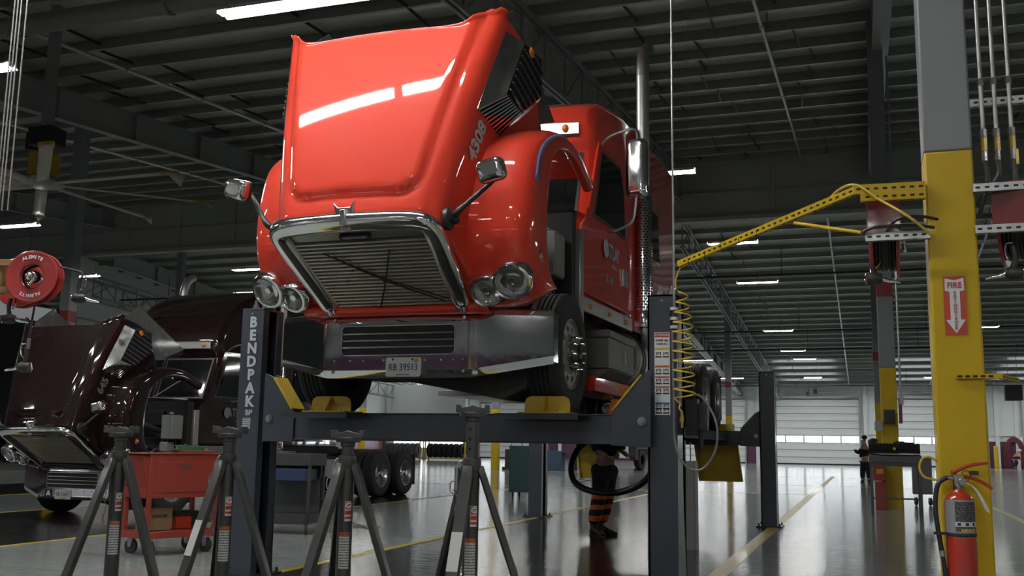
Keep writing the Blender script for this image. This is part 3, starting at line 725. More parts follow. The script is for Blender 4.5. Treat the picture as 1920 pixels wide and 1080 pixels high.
    b = B(); b.m = 1; b.add([(-.57,.05+.0,.06),(.57,.05,.06),(.60,.20,1.0),(-.60,.20,1.0)], [(0,1,2,3)]); b.m = 2
    b.add([(-.58,.145,.86),(.58,.145,.86),(.585,.165,1.01),(-.585,.165,1.01)], [(0,1,2,3)]); b.m = 0
    for q in range(19):
        z = .095+.0405*q; y_ = yfz(z)-.002
        wq = lerp(.565, .585, q/19)
        b.prism([(y_-.014,z-.002),(y_-.016,z+.004),(y_-.010,z+.012),(y_+.010,z+.016),(y_+.012,z+.010),(y_-.006,z-.004)], -wq, wq, 'x')
    b.m = 0
    GR = obj('grille', b, [mat('grille_slats', (.50,.48,.42), .3, .75, noise=.1), BLACK, mat('grille_panel', (.30,.29,.26), .3, .7)], H, sharp=30)
    b = B(); pr = rrect(.26, .05, .024, 5, (0, .91)); b.prism(pr, yfz(.91)-.035, yfz(.91), 'y'); obj('name_badge', b, LETK, H, bev=.004)
    text('FREIGHTLINER', .030, LETTER, H, (0, yfz(.91)-.036, .91), (R(90+0), 0, 0), 'badge_lettering', bold=.02, sx=1.0)
    if not flip:
        b = B()
        for p, q in (((-.28,.72),(.50,.18)), ((.22,.76),(-.12,.10)), ((-.33,.76),(.46,.15))):
            b.tube(crom([(p[0],yfz(p[1])-.035,p[1]), ((p[0]+q[0])/2,yfz((p[1]+q[1])/2)-.05,(p[1]+q[1])/2-.02), (q[0],yfz(q[1])-.035,q[1])], 6), .006, 6)
        b.sph((.06,yfz(.44)-.05,.45), .018, 8, 6); obj('elastic_net', b, BLACK, H)
    # winged emblem standing on the front lip
    b = B(); b.prism([(-.085,.135),(-.05,.095),(.05,.095),(.09,.145),(.062,.0),(.034,-.085),(-.034,-.085),(-.060,0)], -.02, .012, 'y')
    b.prism([(-.03,-.04),(.03,-.04),(.02,.08),(-.02,.08)], -.045, -.015, 'y'); b.prism([(.0,.0),(.03,.0),(.0,.10)], -.07, .07, 'x')
    obj('emblem', b, CHROME, H, loc=(0, yfz(1.05)-.02, 1.085), rot=(R(-58),0,0), bev=.006)
    # unit number on the side of the hood
    UC = LETTER if not flip else mat('grey_lettering', (.13,.13,.14), .5)
    for s_ in (-1, 1):
        ty = .98; tz = .86; tilt_ = math.atan2(hside(ty, tz-.1)-hside(ty, tz+.1), .2); yaw_ = math.atan2(hside(ty+.3, tz)-hside(ty-.3, tz), .6)
        mt = M.Rotation(s_*pi/2-s_*yaw_, 4, 'Z')@M.Rotation(pi/2-tilt_, 4, 'X')@M.Rotation(0, 4, 'Z')
        text(unit, .17, UC, H, (s_*(hside(ty, tz)+.012), ty, tz), mt.to_euler(), 'unit_number', bold=.035)
    # pinstripe on the fender edge
    if not flip:
        b = B(); n0, n1 = 30, 47
        b.grid(n1-n0, 2, lambda i, j: V(((1.203,1.211)[j], 0, 0))+FPROF[n0+i].lerp(FINN[n0+i], (.30, .43)[j]))
        obj('pinstripe', b, mat('blue_stripe', (.16,.20,.42), .4), H, mods=(('SOLIDIFY', dict(thickness=.002, offset=0)),))
    # ---- cab
    RT = [(2.14,3.14),(2.5,3.30),(3.2,3.42),(4.4,3.50),(6.2,3.54),(6.35,3.45)] if not flip else [(2.14,3.16),(2.35,3.42),(2.75,3.72),(3.3,3.98),(4.1,4.15),(6.2,4.22),(6.35,4.10)]
    CPOLY = [(1.52,1.12),(1.50,1.60),(1.60,1.80),(1.78,1.90),(2.08,2.66),(2.03,2.74),(2.00,2.82),(2.04,3.02)]+RT+[(6.38,1.12)]
    def shape(o, fn): 
        for v_ in o.data.vertices: v_.co = fn(v_.co)
    b = B(); n = len(CPOLY); NX = [-1.12,-1.10,-1.04,-.9,-.5,0,.5,.9,1.04,1.10,1.12]
    def cabp(x, y_, z_):
        a = abs(x); inset = 0 if a < 1.0 else (a-1.0)/.12
        cy, cz = 3.6, 2.2; e = inset**2.2*.10
        y2 = y_+(e if y_ < cy else -e); z2 = z_-(e if z_ > 2.9 else 0)
        # tumblehome and plan taper towards the windshield
        tx = 1-.035*max(0, min(1, (z_-1.9)/1.5)); 
        pf = pl([(1.5,.94),(2.2,.965),(3.2,1.0),(6.5,1.02)], y_)
        yb = .09*(a/1.1)**2 if y_ < 2.6 else 0
        return V((x*tx*pf, y2+yb, z2))
    vs = [cabp(x, y_, z_) for x in NX for y_, z_ in CPOLY]
    fs = [(k*n+i, k*n+(i+1)%n, (k+1)*n+(i+1)%n, (k+1)*n+i) for k in range(len(NX)-1) for i in range(n)]+[tuple(range(n)), tuple(range((len(NX)-1)*n, len(NX)*n))]
    b.add(vs, fs); CAB = obj('cab', b, PAINT, T, sharp=50, bev=.02, seg=3)
    # windshield with black gasket, on the sloped face
    b = B()
    def wsq(x, t, o_): return cabp(x, lerp(1.79, 2.075, t), lerp(1.925, 2.645, t))+V((0,-o_,o_*.35))
    def panel(x0, x1, t0, t1, o0, o1, mi, rr=.05):
        b.m = mi; pr = rrect(x1-x0, (t1-t0)*.78, rr, 4, ((x0+x1)/2, (t0+t1)/2*.78)); n_ = len(pr)
        vv = [wsq(p[0], p[1]/.78, o0) for p in pr]+[wsq(p[0], p[1]/.78, o1) for p in pr]
        b.add(vv, [tuple(range(n_-1,-1,-1)), tuple(range(n_, 2*n_))]+[(i,(i+1)%n_,(i+1)%n_+n_,i+n_) for i in range(n_)])
    for s in (-1, 1):
        xa, xb = (.02, 1.0) if s > 0 else (-1.0, -.02)
        N6 = 6
        for q in range(1):
            # follow the curve with strips
            def strip(i, j, o_, m0, m1): 
                x = lerp(xa+m0*(1 if 1 else 0), xb-m0, i/8); return wsq(x, lerp(m1, 1-m1, j), o_)
            b.m = 0; b.grid(9, 2, lambda i, j: strip(i, j, .008, 0, .0)); b.m = 1; b.grid(9, 2, lambda i, j: strip(i, j, .014, .03, .04))
    obj('windshield', b, [BLACKP, GLASS], CAB, sharp=80)
    # visor band with marker lights
    b = B(); b.grid(13, 5, lambda i, j: cabp(lerp(-.98,.98,i/12), 2.0-.012-(.02 if 0 < j < 4 else 0), (2.80,2.815,2.87,2.925,2.94)[j])+V((0,(.06 if j in (0,4) else 0)*0,0)))
    obj('visor_band', b, mat('visor_metal', (.60,.61,.62), .28, .8), CAB, sharp=50)
    for x in (-.84,-.30,0,.30,.84):
        b = B(); b.sph((0,0,0), .042, 12, 8, (.85,.8,1)); p = cabp(x, 1.985, 2.87); obj('roof_marker_lamp', b, AMBER, CAB, loc=p+V((0,-.02,0)))
    def side(y_, z_, o_=0): 
        p = cabp(1.12, y_, z_); return V((cabp(1.0, y_, z_).x*1.12+o_, y_, z_))
    for s in (-1, 1):
        def quad(poly, name, m, o0, o1, par=CAB, bev=0):
            b = B(); n_ = len(poly); vv = [side(y_, z_, o0) for y_, z_ in poly]+[side(y_, z_, o1) for y_, z_ in poly]
            for p in vv: p.x *= s
            b.add(vv, [tuple(range(n_-1,-1,-1)), tuple(range(n_, 2*n_))]+[(i,(i+1)%n_,(i+1)%n_+n_,i+n_) for i in range(n_)])
            return obj(name, b, m, par, bev=bev)
        D = quad([(1.62,1.16),(3.30,1.16),(3.30,2.50),(3.12,2.78),(2.25,2.78),(1.80,1.92),(1.62,1.80)], 'door', PAINT, -.01, .018, bev=.01)
        quad([(1.98,1.95),(3.14,1.95),(3.14,2.45),(3.02,2.70),(2.33,2.70)], 'window_gasket', BLACKP, .016, .024, D)
        quad([(2.03,1.98),(3.11,1.98),(3.11,2.43),(3.00,2.67),(2.35,2.67)], 'side_window', GLASS, .022, .028, D)
        quad([(3.02,1.42),(3.20,1.42),(3.20,1.60),(3.02,1.60)], 'door_handle', CHROMED, .016, .035, D)
        quad([(1.55,.98),(3.42,.98),(3.42,1.12),(1.55,1.12)], 'rocker_trim', CHROMED, .0, .03, bev=.006)
        for yy in (1.85, 2.5, 3.15):
            b = B(); b.sph((0,0,0), .035, 10, 6, (.5,1,.7)); obj('rocker_lamp', b, AMBER, CAB, loc=(s*(side(yy,1.05).x+.03), yy, 1.05))
        SW = quad([(4.55,2.0),(5.05,2.0),(5.05,2.62),(4.55,2.62)], 'sleeper_window', GLASS, .0, .016, bev=.006)
        quad([(3.56,1.0),(6.35,1.0),(6.35,1.12),(3.56,1.12)], 'sleeper_skirt', PAINT, -.02, .02)
        b = B(); b.box((s*1.02,1.47,.75),(s*1.10,1.60,1.72)); obj('cowl_trim', b, STEELP if flip else CHROMED, CAB, bev=.01)
        if s > 0:
            lc = LETTER if not flip else mat('grey_lettering', (.13,.13,.14), .5)
            x_ = side(2.6, 1.6, .022).x
            text('ATLAS', .20, lc, D, (x_, 2.66, 1.70), RIGHT, 'door_lettering', bold=.03)
            b = B(); b.lathe([(.095,0),(.095,.004),(0,.004)], (x_+.001, 2.36, 1.70), 'x', 24); obj('globe_mark', b, lc, D)
            text('TRUCKING INC.', .05, lc, D, (x_, 2.78, 1.56), RIGHT, 'door_lettering')
            text('TX / AM', .09, lc, D, (x_, 2.50, 1.40), RIGHT, 'door_lettering', bold=.01)
        # west-coast mirror on loop brackets
        MC = V((s*1.42, 2.42, 2.52))
        b = B(); pr = rrect(.215, .60, .05, 5); lay = [(-.075,.5),(-.068,.75),(-.045,.93),(-.015,1),(.03,1)]
        b.grid(len(lay), len(pr), lambda i, j: V((pr[j][0]*(lay[i][1] if lay[i][1] > .6 else .5), lay[i][0], pr[j][1]*(1-(1-lay[i][1])*.25))), cv=True)
        b.add([(p[0]*.5, -.075, p[1]*.875) for p in pr], [tuple(range(len(pr)))])
        b.m = 1; b.prism(pr, .03, .034, 'y')
        obj('door_mirror', b, [CHROME, BLACKP], CAB, loc=MC, rot=(0, 0, R(-6*s)))
        b = B(); b.tube(crom([(s*1.06,2.35,2.76),(s*1.18,2.30,2.84),(s*1.40,2.32,2.90),(s*1.43,2.40,2.84),(s*1.43,2.42,2.72)], 4), .014, 8)
        obj('mirror_bracket', b, GALV, CAB); b = B()
        b.tube(crom([(s*1.06,2.50,1.92),(s*1.2,2.46,1.90),(s*1.36,2.44,1.97),(s*1.40,2.43,2.10),(s*1.42,2.42,2.30)], 4), .014, 8)
        obj('mirror_bracket', b, GALV, CAB)
        # exhaust stack
        b = B(); SH = 4.06 if not flip else 4.02; b.lathe([(.076,1.10),(.076,SH)], (s*1.17,3.93,0), 'z', 24)
        pts = [V((s*1.17,3.93,4.06))]+[V((s*1.17,3.93+.30*(1-cos(R(a))),4.06+.42*sin(R(a)))) for a in range(10,71,10)]
        b.tube(pts+[pts[-1]+V((0,.10,.055))], [.076]*(len(pts)+1), 20); ST = obj('exhaust_stack', b, STEELP, T, sharp=60)
        b = B(); b.lathe([(.098,1.26),(.098,2.62),(.085,2.64)], (s*1.17,3.93,0), 'z', 32); b.lathe([(.115,1.08),(.118,1.10),(.118,1.24),(.10,1.27)], (s*1.17,3.93,0), 'z', 32)
        b.lathe([(.09,2.62),(.092,2.68),(.09,2.72)], (s*1.17,3.93,0), 'z', 32)
        b.m = 1
        for kz in range(42):
            for ka in range(14):
                a = 2*pi*(ka+.5*(kz%2))/14; rr = .0995; z_ = 1.30+kz*.031; da = .14
                b.add([(s*1.17+rr*cos(a+u*da), 3.93+rr*sin(a+u*da), z_+v_) for u, v_ in ((-1,0),(1,0),(1,.013),(-1,.013))], [(0,1,2,3)])
        obj('heat_shield', b, [CHROME, BLACK], ST, sharp=60)
        b = B(); b.tube(crom([(s*1.17,3.93,1.08),(s*1.17,3.95,.95),(s*1.0,4.05,.85),(s*.6,4.1,.8)], 5), .075, 14); obj('exhaust_elbow', b, CHROMED, ST)
        # battery box, step and fuel tank
        b = B(); b.box((s*.62,2.28,.50),(s*1.17,3.42,.86)); b.box((s*.9,2.26,.80),(s*1.185,3.44,.88)); b.prism([(s*.62,.50),(s*1.17,.50),(s*1.05,.40),(s*.62,.40)] if s > 0 else [(s*.62,.40),(s*1.05,.40),(s*1.17,.50),(s*.62,.50)], 2.3, 3.4, 'y')
        BX = obj('battery_box', b, mat('dull_aluminium', (.16,.165,.16), .45, .5, noise=.06), T, bev=.012)
        b = B(); b.box((s*1.17,2.86,.60),(s*1.195,2.92,.74)); obj('latch', b, CHROME, BX)
        if s > 0: b = B(); b.box((s*.7,1.95,.26),(s*1.12,3.5,.40)); obj('lower_skirt', b, PAINT, T, bev=.01)
        b = B(); b.lathe([(0,3.56),(.29,3.56),(.325,3.60),(.325,5.35),(.29,5.40),(0,5.40)], (s*.88,0,.70), 'y', 36); FT = obj('fuel_tank', b, STEELP, T)
        b = B()
        for yy in (3.72, 3.84, 5.05): b.lathe([(.328,yy),(.335,yy+.005),(.335,yy+.04),(.328,yy+.045)], (s*.88,0,.70), 'y', 36)
        obj('tank_straps', b, BLACKP, FT)
        b = B(); b.box((s*.55,3.5,.30),(s*1.15,5.5,.36)); b.box((s*.6,5.5,.5),(s*1.1,6.6,.85)); b.box((s*1.0,3.55,1.0),(s*1.15,6.3,1.03)); obj('side_step', b, CHROMED, T, bev=.008)
        b = B(); b.box((s*.72,1.35,.95),(s*1.05,1.50,1.85)); obj('splash_panel', b, BLACK, T)
    # cab firewall mess behind the fender
    b = B(); b.box((-.9,1.44,1.15),(.9,1.54,1.85)); b.box((-.5,1.38,1.3),(-.1,1.46,1.6)); b.box((.2,1.36,1.45),(.55,1.46,1.7)); obj('firewall', b, BLACK, T, bev=.01)
    b = B(); b.tube([(-.8,1.66,1.90),(0,1.55,1.93),(.8,1.66,1.90)], .012, 6); b.tube([(.1,1.62,1.93),(.55,1.80,2.25)], .008, 6); b.tube([(-.7,1.66,1.93),(-.2,1.80,2.25)], .008, 6); obj('wipers', b, CHROMED, T)
    # clear wind deflector cone between hood and cab
    b = B(); b.prism([(1.55,-.0),(1.86,.02),(1.62,.62)], -.004, .004, 'x')
    return T, H
T1, H1 = rig_truck('semi_truck', 'red semi truck raised on the four post lift with its hood tilted open', (-3.5, 7.30, 1.47), RED, '4308', 'RB 39513')
T2, H2 = rig_truck('semi_truck', 'dark maroon semi truck standing on the floor at left with its hood open', (-11.75, 12.97, 0), MAROON, '645', 'RB 15825', flip=True)

# ============================================================ four post lift
LX = -3.5
LFT = thing('four_post_lift', 'dark blue grey four post lift holding up the red truck', 'vehicle lift', (LX, 8.2, 0))
def post(x, y, s, front):
    """square folded post, open towards the crossbeam; s=+1 for the right side"""
    b = B(); w = .235; d = .34
    y0 = y-.11 if front else y-.16; y1 = y0+d
    b.box((x-w/2, y0, 0), (x+w/2, y0+.02, 2.45)); b.box((x+s*w/2-s*.02, y0, 0), (x+s*w/2, y1, 2.45)); b.box((x-w/2, y1-.02, 0), (x+w/2, y1, 2.45))
    b.box((x-w/2, y0, 0), (x-w/2+.02 if s > 0 else x-w/2+.02, y0+.10, 2.45)); b.box((x-w/2, y1-.10, 0), (x-w/2+.02, y1, 2.45))
    b.box((x-w/2, y0, 2.43), (x+w/2, y1, 2.45))
    b.box((x+w/2-.02, y0, 0), (x+w/2, y0+.10, 2.45)); b.box((x+w/2-.02, y1-.10, 0), (x+w/2, y1, 2.45))
    o = obj('post', b, LIFT, LFT, bev=.006, loc=(-LX, -8.2, 0))
    b = B(); b.box((x-.20, y0-.06, 0), (x+.20, y1+.06, .02))
    for u in (-.16, .16):
        for v_ in (y0-.03, y1+.03): b.cyl((x+u, v_, .02), (x+u, v_, .06), .014, n=6)
    obj('base_plate', b, LIFTD, o)
    for u in (-.05, .05): b = B(); b.cyl((x+u, y0+.12, 2.45), (x+u, y0+.12, 2.49), .03, n=12); b.cyl((x+u, y0+.12, 2.49), (x+u, y0+.12, 2.54), .014, n=8); b.cyl((x+u, y0+.12, 2.49), (x+u, y0+.12, 2.51), .022, n=6); obj('top_nut', b, CHROMED, o)
    b = B(); b.cyl((x, y0-.006, 2.40), (x, y0, 2.40), .012, n=8); obj('front_bolt', b, CHROMED, o); return o
PFL = post(LX-1.895, 8.12+.09, -1, True); PFR = post(LX+1.97, 8.12+.09, 1, True); post(LX-1.90, 17.0, -1, False); post(LX+2.02, 16.9, 1, False)
def crossbeam(y, zb, zt):
    b = B(); b.box((LX-1.32, y, zb), (LX+1.58, y+.16, zt)); b.box((LX-1.34, y-.012, zt-.012), (LX+1.6, y+.2, zt)); b.box((LX-1.34, y-.012, zb), (LX+1.6, y+.2, zb+.012))
    o = obj('crossbeam', b, LIFT, LFT, bev=.004, loc=(-LX, -8.2, 0))
    for s, x0, x1 in ((-1, LX-1.32, LX-1.74), (1, LX+1.58, LX+1.83)):
        b = B(); xo = LX-1.64 if s < 0 else LX+1.90
        poly = [(x0, zb-.01), (xo, zb-.02), (xo, 1.83), (lerp(xo, x0, .35 if s < 0 else .30), 1.78), (lerp(xo,x0,.97), zt+.02), (x0, zt+.01)]
        if s < 0: poly = [(x0, zb-.01), (xo, zb-.02), (xo, 1.83), (xo+.10, 1.79), (x0-.02, zt+.03), (x0, zt)]
        else: poly = [(x0-.0, zb-.01), (xo, zb-.02), (xo, 1.83), (x0+.25, 1.79), (x0+.01, zt+.03), (x0, zt)]
        b.prism(poly, y-.02, y+.0, 'y'); b.prism(poly, y+.16, y+.18, 'y'); obj('gusset', b, LIFT, o, bev=.003)
        b = B(); p = V((poly[3][0], y+.08, poly[3][1]+.0)); q = V((poly[4][0], y+.08, poly[4][1])); b.beam(p, q, .22, .018); obj('yellow_guard', b, YELD, o, bev=.003)
        b = B(); c = (xo-s*.07, y-.02, 1.42); b.cyl((c[0], y-.035, c[2]), (c[0], y-.02, c[2]), .034, n=20); b.cyl((c[0], y-.05, c[2]), (c[0], y-.03, c[2]), .022, n=12); obj('pulley_pin', b, CHROMED, o)
    return o
crossbeam(7.98, 1.235, 1.475); crossbeam(16.86, 1.27, 1.50)
for s in (-1, 1):
    b = B(); x0, x1 = (LX-1.23, LX-.60) if s < 0 else (LX+.72, LX+1.40)
    b.box((x0, 7.62, 1.452), (x1, 17.25, 1.468)); 
    for xx in (x0, x1-.02): b.box((xx, 8.2, 1.34), (xx+.02, 16.8, 1.455))
    for k in range(8): b.box((x0, 8.7+k*1.1, 1.35), (x1, 8.74+k*1.1, 1.45))
    b.box((x0, 7.60, 1.42), (x1, 7.63, 1.468))
    obj('runway', b, LIFTD, LFT, loc=(-LX, -8.2, 0))
for x0, x1 in ((-4.80,-4.33),(-2.74,-2.02)):
    b = B(); b.add([(x0,17.26,1.46),(x1,17.26,1.46),(x1+.07,17.34,.67),(x0+.08,17.34,.67),(x0,17.29,1.46),(x1,17.29,1.46),(x1+.07,17.37,.67),(x0+.08,17.37,.67)],[(0,1,2,3),(7,6,5,4),(0,4,5,1),(1,5,6,2),(2,6,7,3),(3,7,4,0)])
    for t in (.0, 1.): xx = lerp(x0, x1-.02, t); b.beam((xx+.01,17.22,1.44),(xx+.09,17.30,.68),.02,.09)
    obj('approach_ramp', b, YELD, LFT, loc=(-LX, -8.2, 0))
for x0, x1 in ((-4.72,-4.32),(-2.72,-2.05)):
    b = B(); b.prism([(17.0,1.47),(17.22,1.47),(17.22,1.60),(17.16,1.62)], x0, x1, 'x'); obj('rear_wheel_stop', b, YELD, LFT, bev=.005, loc=(-LX, -8.2, 0))
# lettering and labels on the front posts
for k, ch in enumerate('BENDPAK'):
    text(ch, .135, LETTER, PFL, (-5.385, 8.098, 2.315-.123*k), FRONT, 'post_lettering', bold=.045, sx=.98)
text('BP', .07, LETTER, PFL, (-5.385, 8.098, 1.475), FRONT, 'post_lettering', bold=.03)
b = B(); b.box((-5.445, 8.097, 1.33), (-5.36, 8.099, 1.43)); obj('small_label', b, PAPERV, PFL)
b = B(); xl, xr = -1.592, -1.468; yf = 8.0975
def lb(x0, z0, x1, z1, m, o_=0): b.m = m; b.box((x0, yf-.001-o_, z0), (x1, yf, z1))
lb(xl, 1.475, xr, 2.14, 0)
for (z0, z1, m) in ((2.10,2.135,1),(1.995,2.015,3),(1.855,1.872,2),(1.77,1.785,2),(1.69,1.705,2),(1.56,1.575,4),(1.475+.075,1.56,0)): lb(xl+.004, z0, xr-.004, z1, m, .001)
for z0 in (1.935,1.80,1.72,1.64,1.52,1.485):
    for xx in (xl+.006, xl+.066): 
        lb(xx, z0, xx+.052, z0+.012, 5, .001)
        b.m = 5; 
        for q in range(4): b.box((xx+.006+.011*q, yf-.002, z0+.018+.006*((q*7)%3)), (xx+.013+.011*q, yf, z0+.045))
LB = obj('capacity_label', b, [LETW, SIGNR, mat('label_orange', (.50,.12,.03), .5), mat('label_yellow', (.55,.45,.05), .5), mat('label_blue', (.05,.16,.45), .5), LETK], PFR)
text('ATTENTION', .020, LETW, PFR, (-1.53, yf-.003, 2.117), FRONT, 'label_text', bold=.02)
text('35000 Lbs.', .024, LETK, PFR, (-1.53, yf-.003, 2.075), FRONT, 'label_text', bold=.02)
text('15876 Kg.', .024, LETK, PFR, (-1.53, yf-.003, 2.045), FRONT, 'label_text', bold=.02)
b = B(); b.box((LX+2.089, 8.18, 1.55), (LX+2.0905, 8.30, 2.05)); obj('side_label', b, PAPER, PFR)
# power unit on the right post with looping hoses
b = B(); b.box((-1.40,8.40,1.32),(-1.30,8.52,1.62)); b.cyl((-1.34,8.46,1.62),(-1.34,8.46,1.78),.018,n=8); b.box((-1.30,8.40,1.36),(-1.22,8.50,1.58)); b.cyl((-1.28,8.45,1.2),(-1.28,8.45,1.36),.02,n=8)
for q in range(4): b.cyl((-1.29,8.38,1.38+.05*q),(-1.29,8.40,1.38+.05*q),.012,n=6)
obj('control_valve', b, BLACKP, PFR, bev=.004)
b = B(); b.tube(crom([(-1.44,8.06,2.20),(-1.43,8.05,1.6),(-1.42,8.04,1.25),(-1.33,8.0,1.08),(-1.20,8.0,1.06),(-1.10,8.02,1.22),(-1.10,8.04,1.42),(-1.20,8.1,1.60),(-1.33,8.3,1.66)], 8), .009, 8); obj('clear_hose', b, mat('grey_hose', (.16,.17,.18), .35), PFR)
b = B(); b.cyl((-1.425,8.06,2.16),(-1.425,8.06,2.34),.03,n=14); b.m = 1
for z_ in (2.175,2.245,2.325): b.cyl((-1.425,8.06,z_-.012),(-1.425,8.06,z_+.012),.032,n=14)
obj('filter_bowl', b, [BLACKP, WHITE], PFR)
b = B(); b.cyl((-1.405,8.06,2.34),(-1.405,8.06,7.2),.0075,n=8)
b = B(); b.cyl((-1.255,7.35,1.7),(-1.255,7.35,1.62),.012,n=8)
# vertical supply line in front of the right post, hung from the roof
b = B(); b.cyl((0,0,0),(0,0,zn(8.0)-.3-2.34),.0085,n=8); tag(obj('air_drop_line', b, GALV, loc=(-1.425,8.06,2.345)), 'thin grey vertical air line rising from the right lift post to the roof', 'pipe')
# wheel chocks
def chock(x, y, label):
    t = thing('wheel_chock', label, 'wheel chock', (x, y, 1.468), 0, 'yellow front wheel stops')
    b = B(); b.box((-.205,-.14,0),(.205,.20,.014)); obj('base', b, YELD, t, bev=.003)
    b = B(); pr = [(-.19,.014),(.19,.014),(.19,.09),(.175,.125),(.14,.142),(-.14,.142),(-.175,.125),(-.19,.09)]; b.prism(pr, 0, .014, 'y'); obj('stop_plate', b, YELD, t, bev=.003)
    b = B(); b.prism([(-.12,.014),(0,.014),(0,.135),(-.015,.135)], -.007, .007, 'x'); obj('rib', b, YELD, t)
    b = B()
    for s in (-.13,.13): b.cyl((s,-.10,.0),(s,-.10,.03),.012,n=8); b.cyl((s,-.10,.012),(s,-.10,.02),.022,n=6)
    obj('bolts', b, CHROMED, t)
chock(-2.40, 7.78, 'yellow wheel stop in front of the right front tyre of the raised truck'); chock(-4.35, 7.78, 'yellow wheel stop in front of the left front tyre of the raised truck')
b = B(); b.prism([(-.07,0),(.07,0),(.02,.17),(-.02,.17)], -.06, .06, 'y'); tag(obj('orange_wedge', b, ORANGE, loc=(-2.12,8.95,1.468), bev=.006), 'small orange wedge behind the right front tyre of the raised truck', 'wedge')
# dark pedestal under the right runway
t = thing('steel_pedestal', 'short dark steel pedestal standing on the floor under the right runway', 'pedestal', (-2.08, 12.62, 0))
b = B(); b.box((-.10,0,0),(.08,.22,1.06)); obj('body', b, LIFTD, t, bev=.005)
b = B(); b.box((.082,.0,.0),(.092,.22,1.06)); b.box((-.02,-.006,0),(.08,-.001,1.06)); obj('bright_cover', b, STEELP, t)
b = B(); b.cyl((-.05,.1,1.06),(-.05,.1,1.3),.012,n=8); b.cyl((.02,.1,1.06),(.02,.1,1.28),.008,n=8); obj('rods', b, CHROMED, t)

# ============================================================ jack stands
def arc_patch(b, r, z0, z1, a0, a1, n=8, c=(0,0)):
    b.grid(n+1, 2, lambda i, j: V((c[0]+r*cos(R(lerp(a0,a1,i/n))), c[1]+r*sin(R(lerp(a0,a1,i/n))), (z0,z1)[j])))
def jack_stand(x, y, ht, rot, label, paper):
    t = thing('jack_stand', label, 'jack stand', (x, y, 0), 0, 'tall grey tripod jack stands in the front row')
    r = .041; zc = 1.135; ca = math.degrees(math.atan2(-y, -x))
    b = B(); b.lathe([(0,.06),(r,.06),(r,zc),(r-.004,zc+.004),(0,zc+.004)], (0,0,0), 'z', 24); b.lathe([(r,zc-.05),(.047,zc-.04),(.049,zc-.01),(.046,zc+.012),(.035,zc+.016)], (0,0,0), 'z', 24); obj('tube', b, STAND, t)
    b = B(); b.lathe([(0,zc-.2),(.034,zc-.2),(.034,ht-.09),(.040,ht-.085),(.040,ht-.065),(0,ht-.065)], (0,0,0), 'z', 22)
    b.m = 1
    for k in range(3):
        z_ = zc+.06+.05*k
        if z_ < ht-.11: b.cyl((.0,-.0345,z_),(.0,-.030,z_),.008,n=8)
    IN = obj('inner_post', b, [STAND, BLACK], t)
    b = B(); a = R(19)
    b.X = M.Rotation(a, 4, 'Z')
    b.lathe([(0,ht-.066),(.065,ht-.066),(.070,ht-.055),(.070,ht-.04),(0,ht-.04)], (0,0,0), 'z', 24)
    for yy in (-.042,.042):
        b.prism([(-.088,ht-.04),(.088,ht-.04),(.088,ht),(.066,ht),(.06,ht-.018),(.02,ht-.010),(0,ht-.002),(-.02,ht-.010),(-.06,ht-.018),(-.066,ht),(-.088,ht)], yy-.008, yy+.008, 'y')
    obj('saddle', b, STAND, t, bev=.002)
    for k, az in enumerate((249, 9, 129)):
        az += rot; u = V((cos(R(az)), sin(R(az)), 0)); p = u*.045+V((0,0,zc-.03)); q = u*.42+V((0,0,.012))
        n_ = V((-u.y, u.x, 0)); b = B()
        mid = p.lerp(q, .06)
        # folded U-shaped leg
        d = (q-p).normalized(); o_ = n_.cross(d).normalized(); o_ = o_ if o_.dot(u) > 0 else -o_
        w0, w1, dp = .030, .030, .030
        sect = [(-1,-dp),(-1,0),(1,0),(1,-dp)]
        b.grid(3, 4, lambda i, j: (p, mid, q)[i]+n_*sect[j][0]*(.024, w0, w1)[i]+o_*(.012+sect[j][1]))
        leg = obj('leg', b, STAND, t, mods=(('SOLIDIFY', dict(thickness=.005, offset=0)), ('BEVEL', dict(width=.002, segments=2))))
        b = B(); b.cb((q.x, q.y, .006), (.09,.09,.012)); obj('foot', b, STAND, leg)
        if k == 0 and paper:
            b = B(); c0 = p.lerp(q, .30); c1 = p.lerp(q, .47); b.grid(2, 2, lambda i, j: (c0, c1)[i]+n_*(-.031, .031)[j]+o_*.017); obj('paper_note', b, PAPER if 0 else WHITE, leg, fix=False)
    a0, a1 = -118, -38
    b = B(); arc_patch(b, r+.0012, .80, .905, ca-5, ca+47); obj('badge', b, LETW, t, smooth=True)
    b = B(); arc_patch(b, r+.0022, .862, .902, ca+0, ca+42); arc_patch(b, r+.0022, .835, .855, ca-2, ca+44); arc_patch(b, r+.0022, .812, .824, ca-2, ca+44); obj('badge_ink', b, SIGNR, t)
    text('G', .040, LETW, t, ((r+.004)*cos(R(ca+20)), (r+.004)*sin(R(ca+20)), .882), (R(90), 0, R(ca+20+90)), 'badge_letter', bold=.05)
    b = B(); arc_patch(b, r+.0012, .55, .735, ca-42, ca+40); obj('instruction_label', b, PAPER, t)
    b = B(); arc_patch(b, r+.0024, .722, .742, ca-42, ca+40); obj('warning_stripe', b, mat('label_orange', (.50,.12,.03), .5), t)
    b = B(); b.cyl((.0,-.02,.30),(.085,-.06,.30),.008,n=8); b.cyl((.075,-.055,.30),(.10,-.066,.30),.013,n=10); obj('handle', b, BLACKP, t)
    # chain with hanging pin on the left side
    b = B(); c = V((-.082,-.0,.0))
    b.cyl(c+V((0,0,.98)), c+V((0,0,1.10)), .014, n=10); b.cyl(c+V((-.02,0,.98)), c+V((.03,0,.98)), .006, n=6)
    b.tube(crom([c+V((0,0,1.10)), c+V((.02,0,1.13)), c+V((.04,.01,1.12)), c+V((.05,.02,1.10))], 4), .005, 6)
    b.tube(crom([c+V((-.0,-.012,1.03)), c+V((-.03,-.012,1.02)), c+V((-.03,-.012,.97)), c+V((0,-.012,.965))], 4), .004, 6)
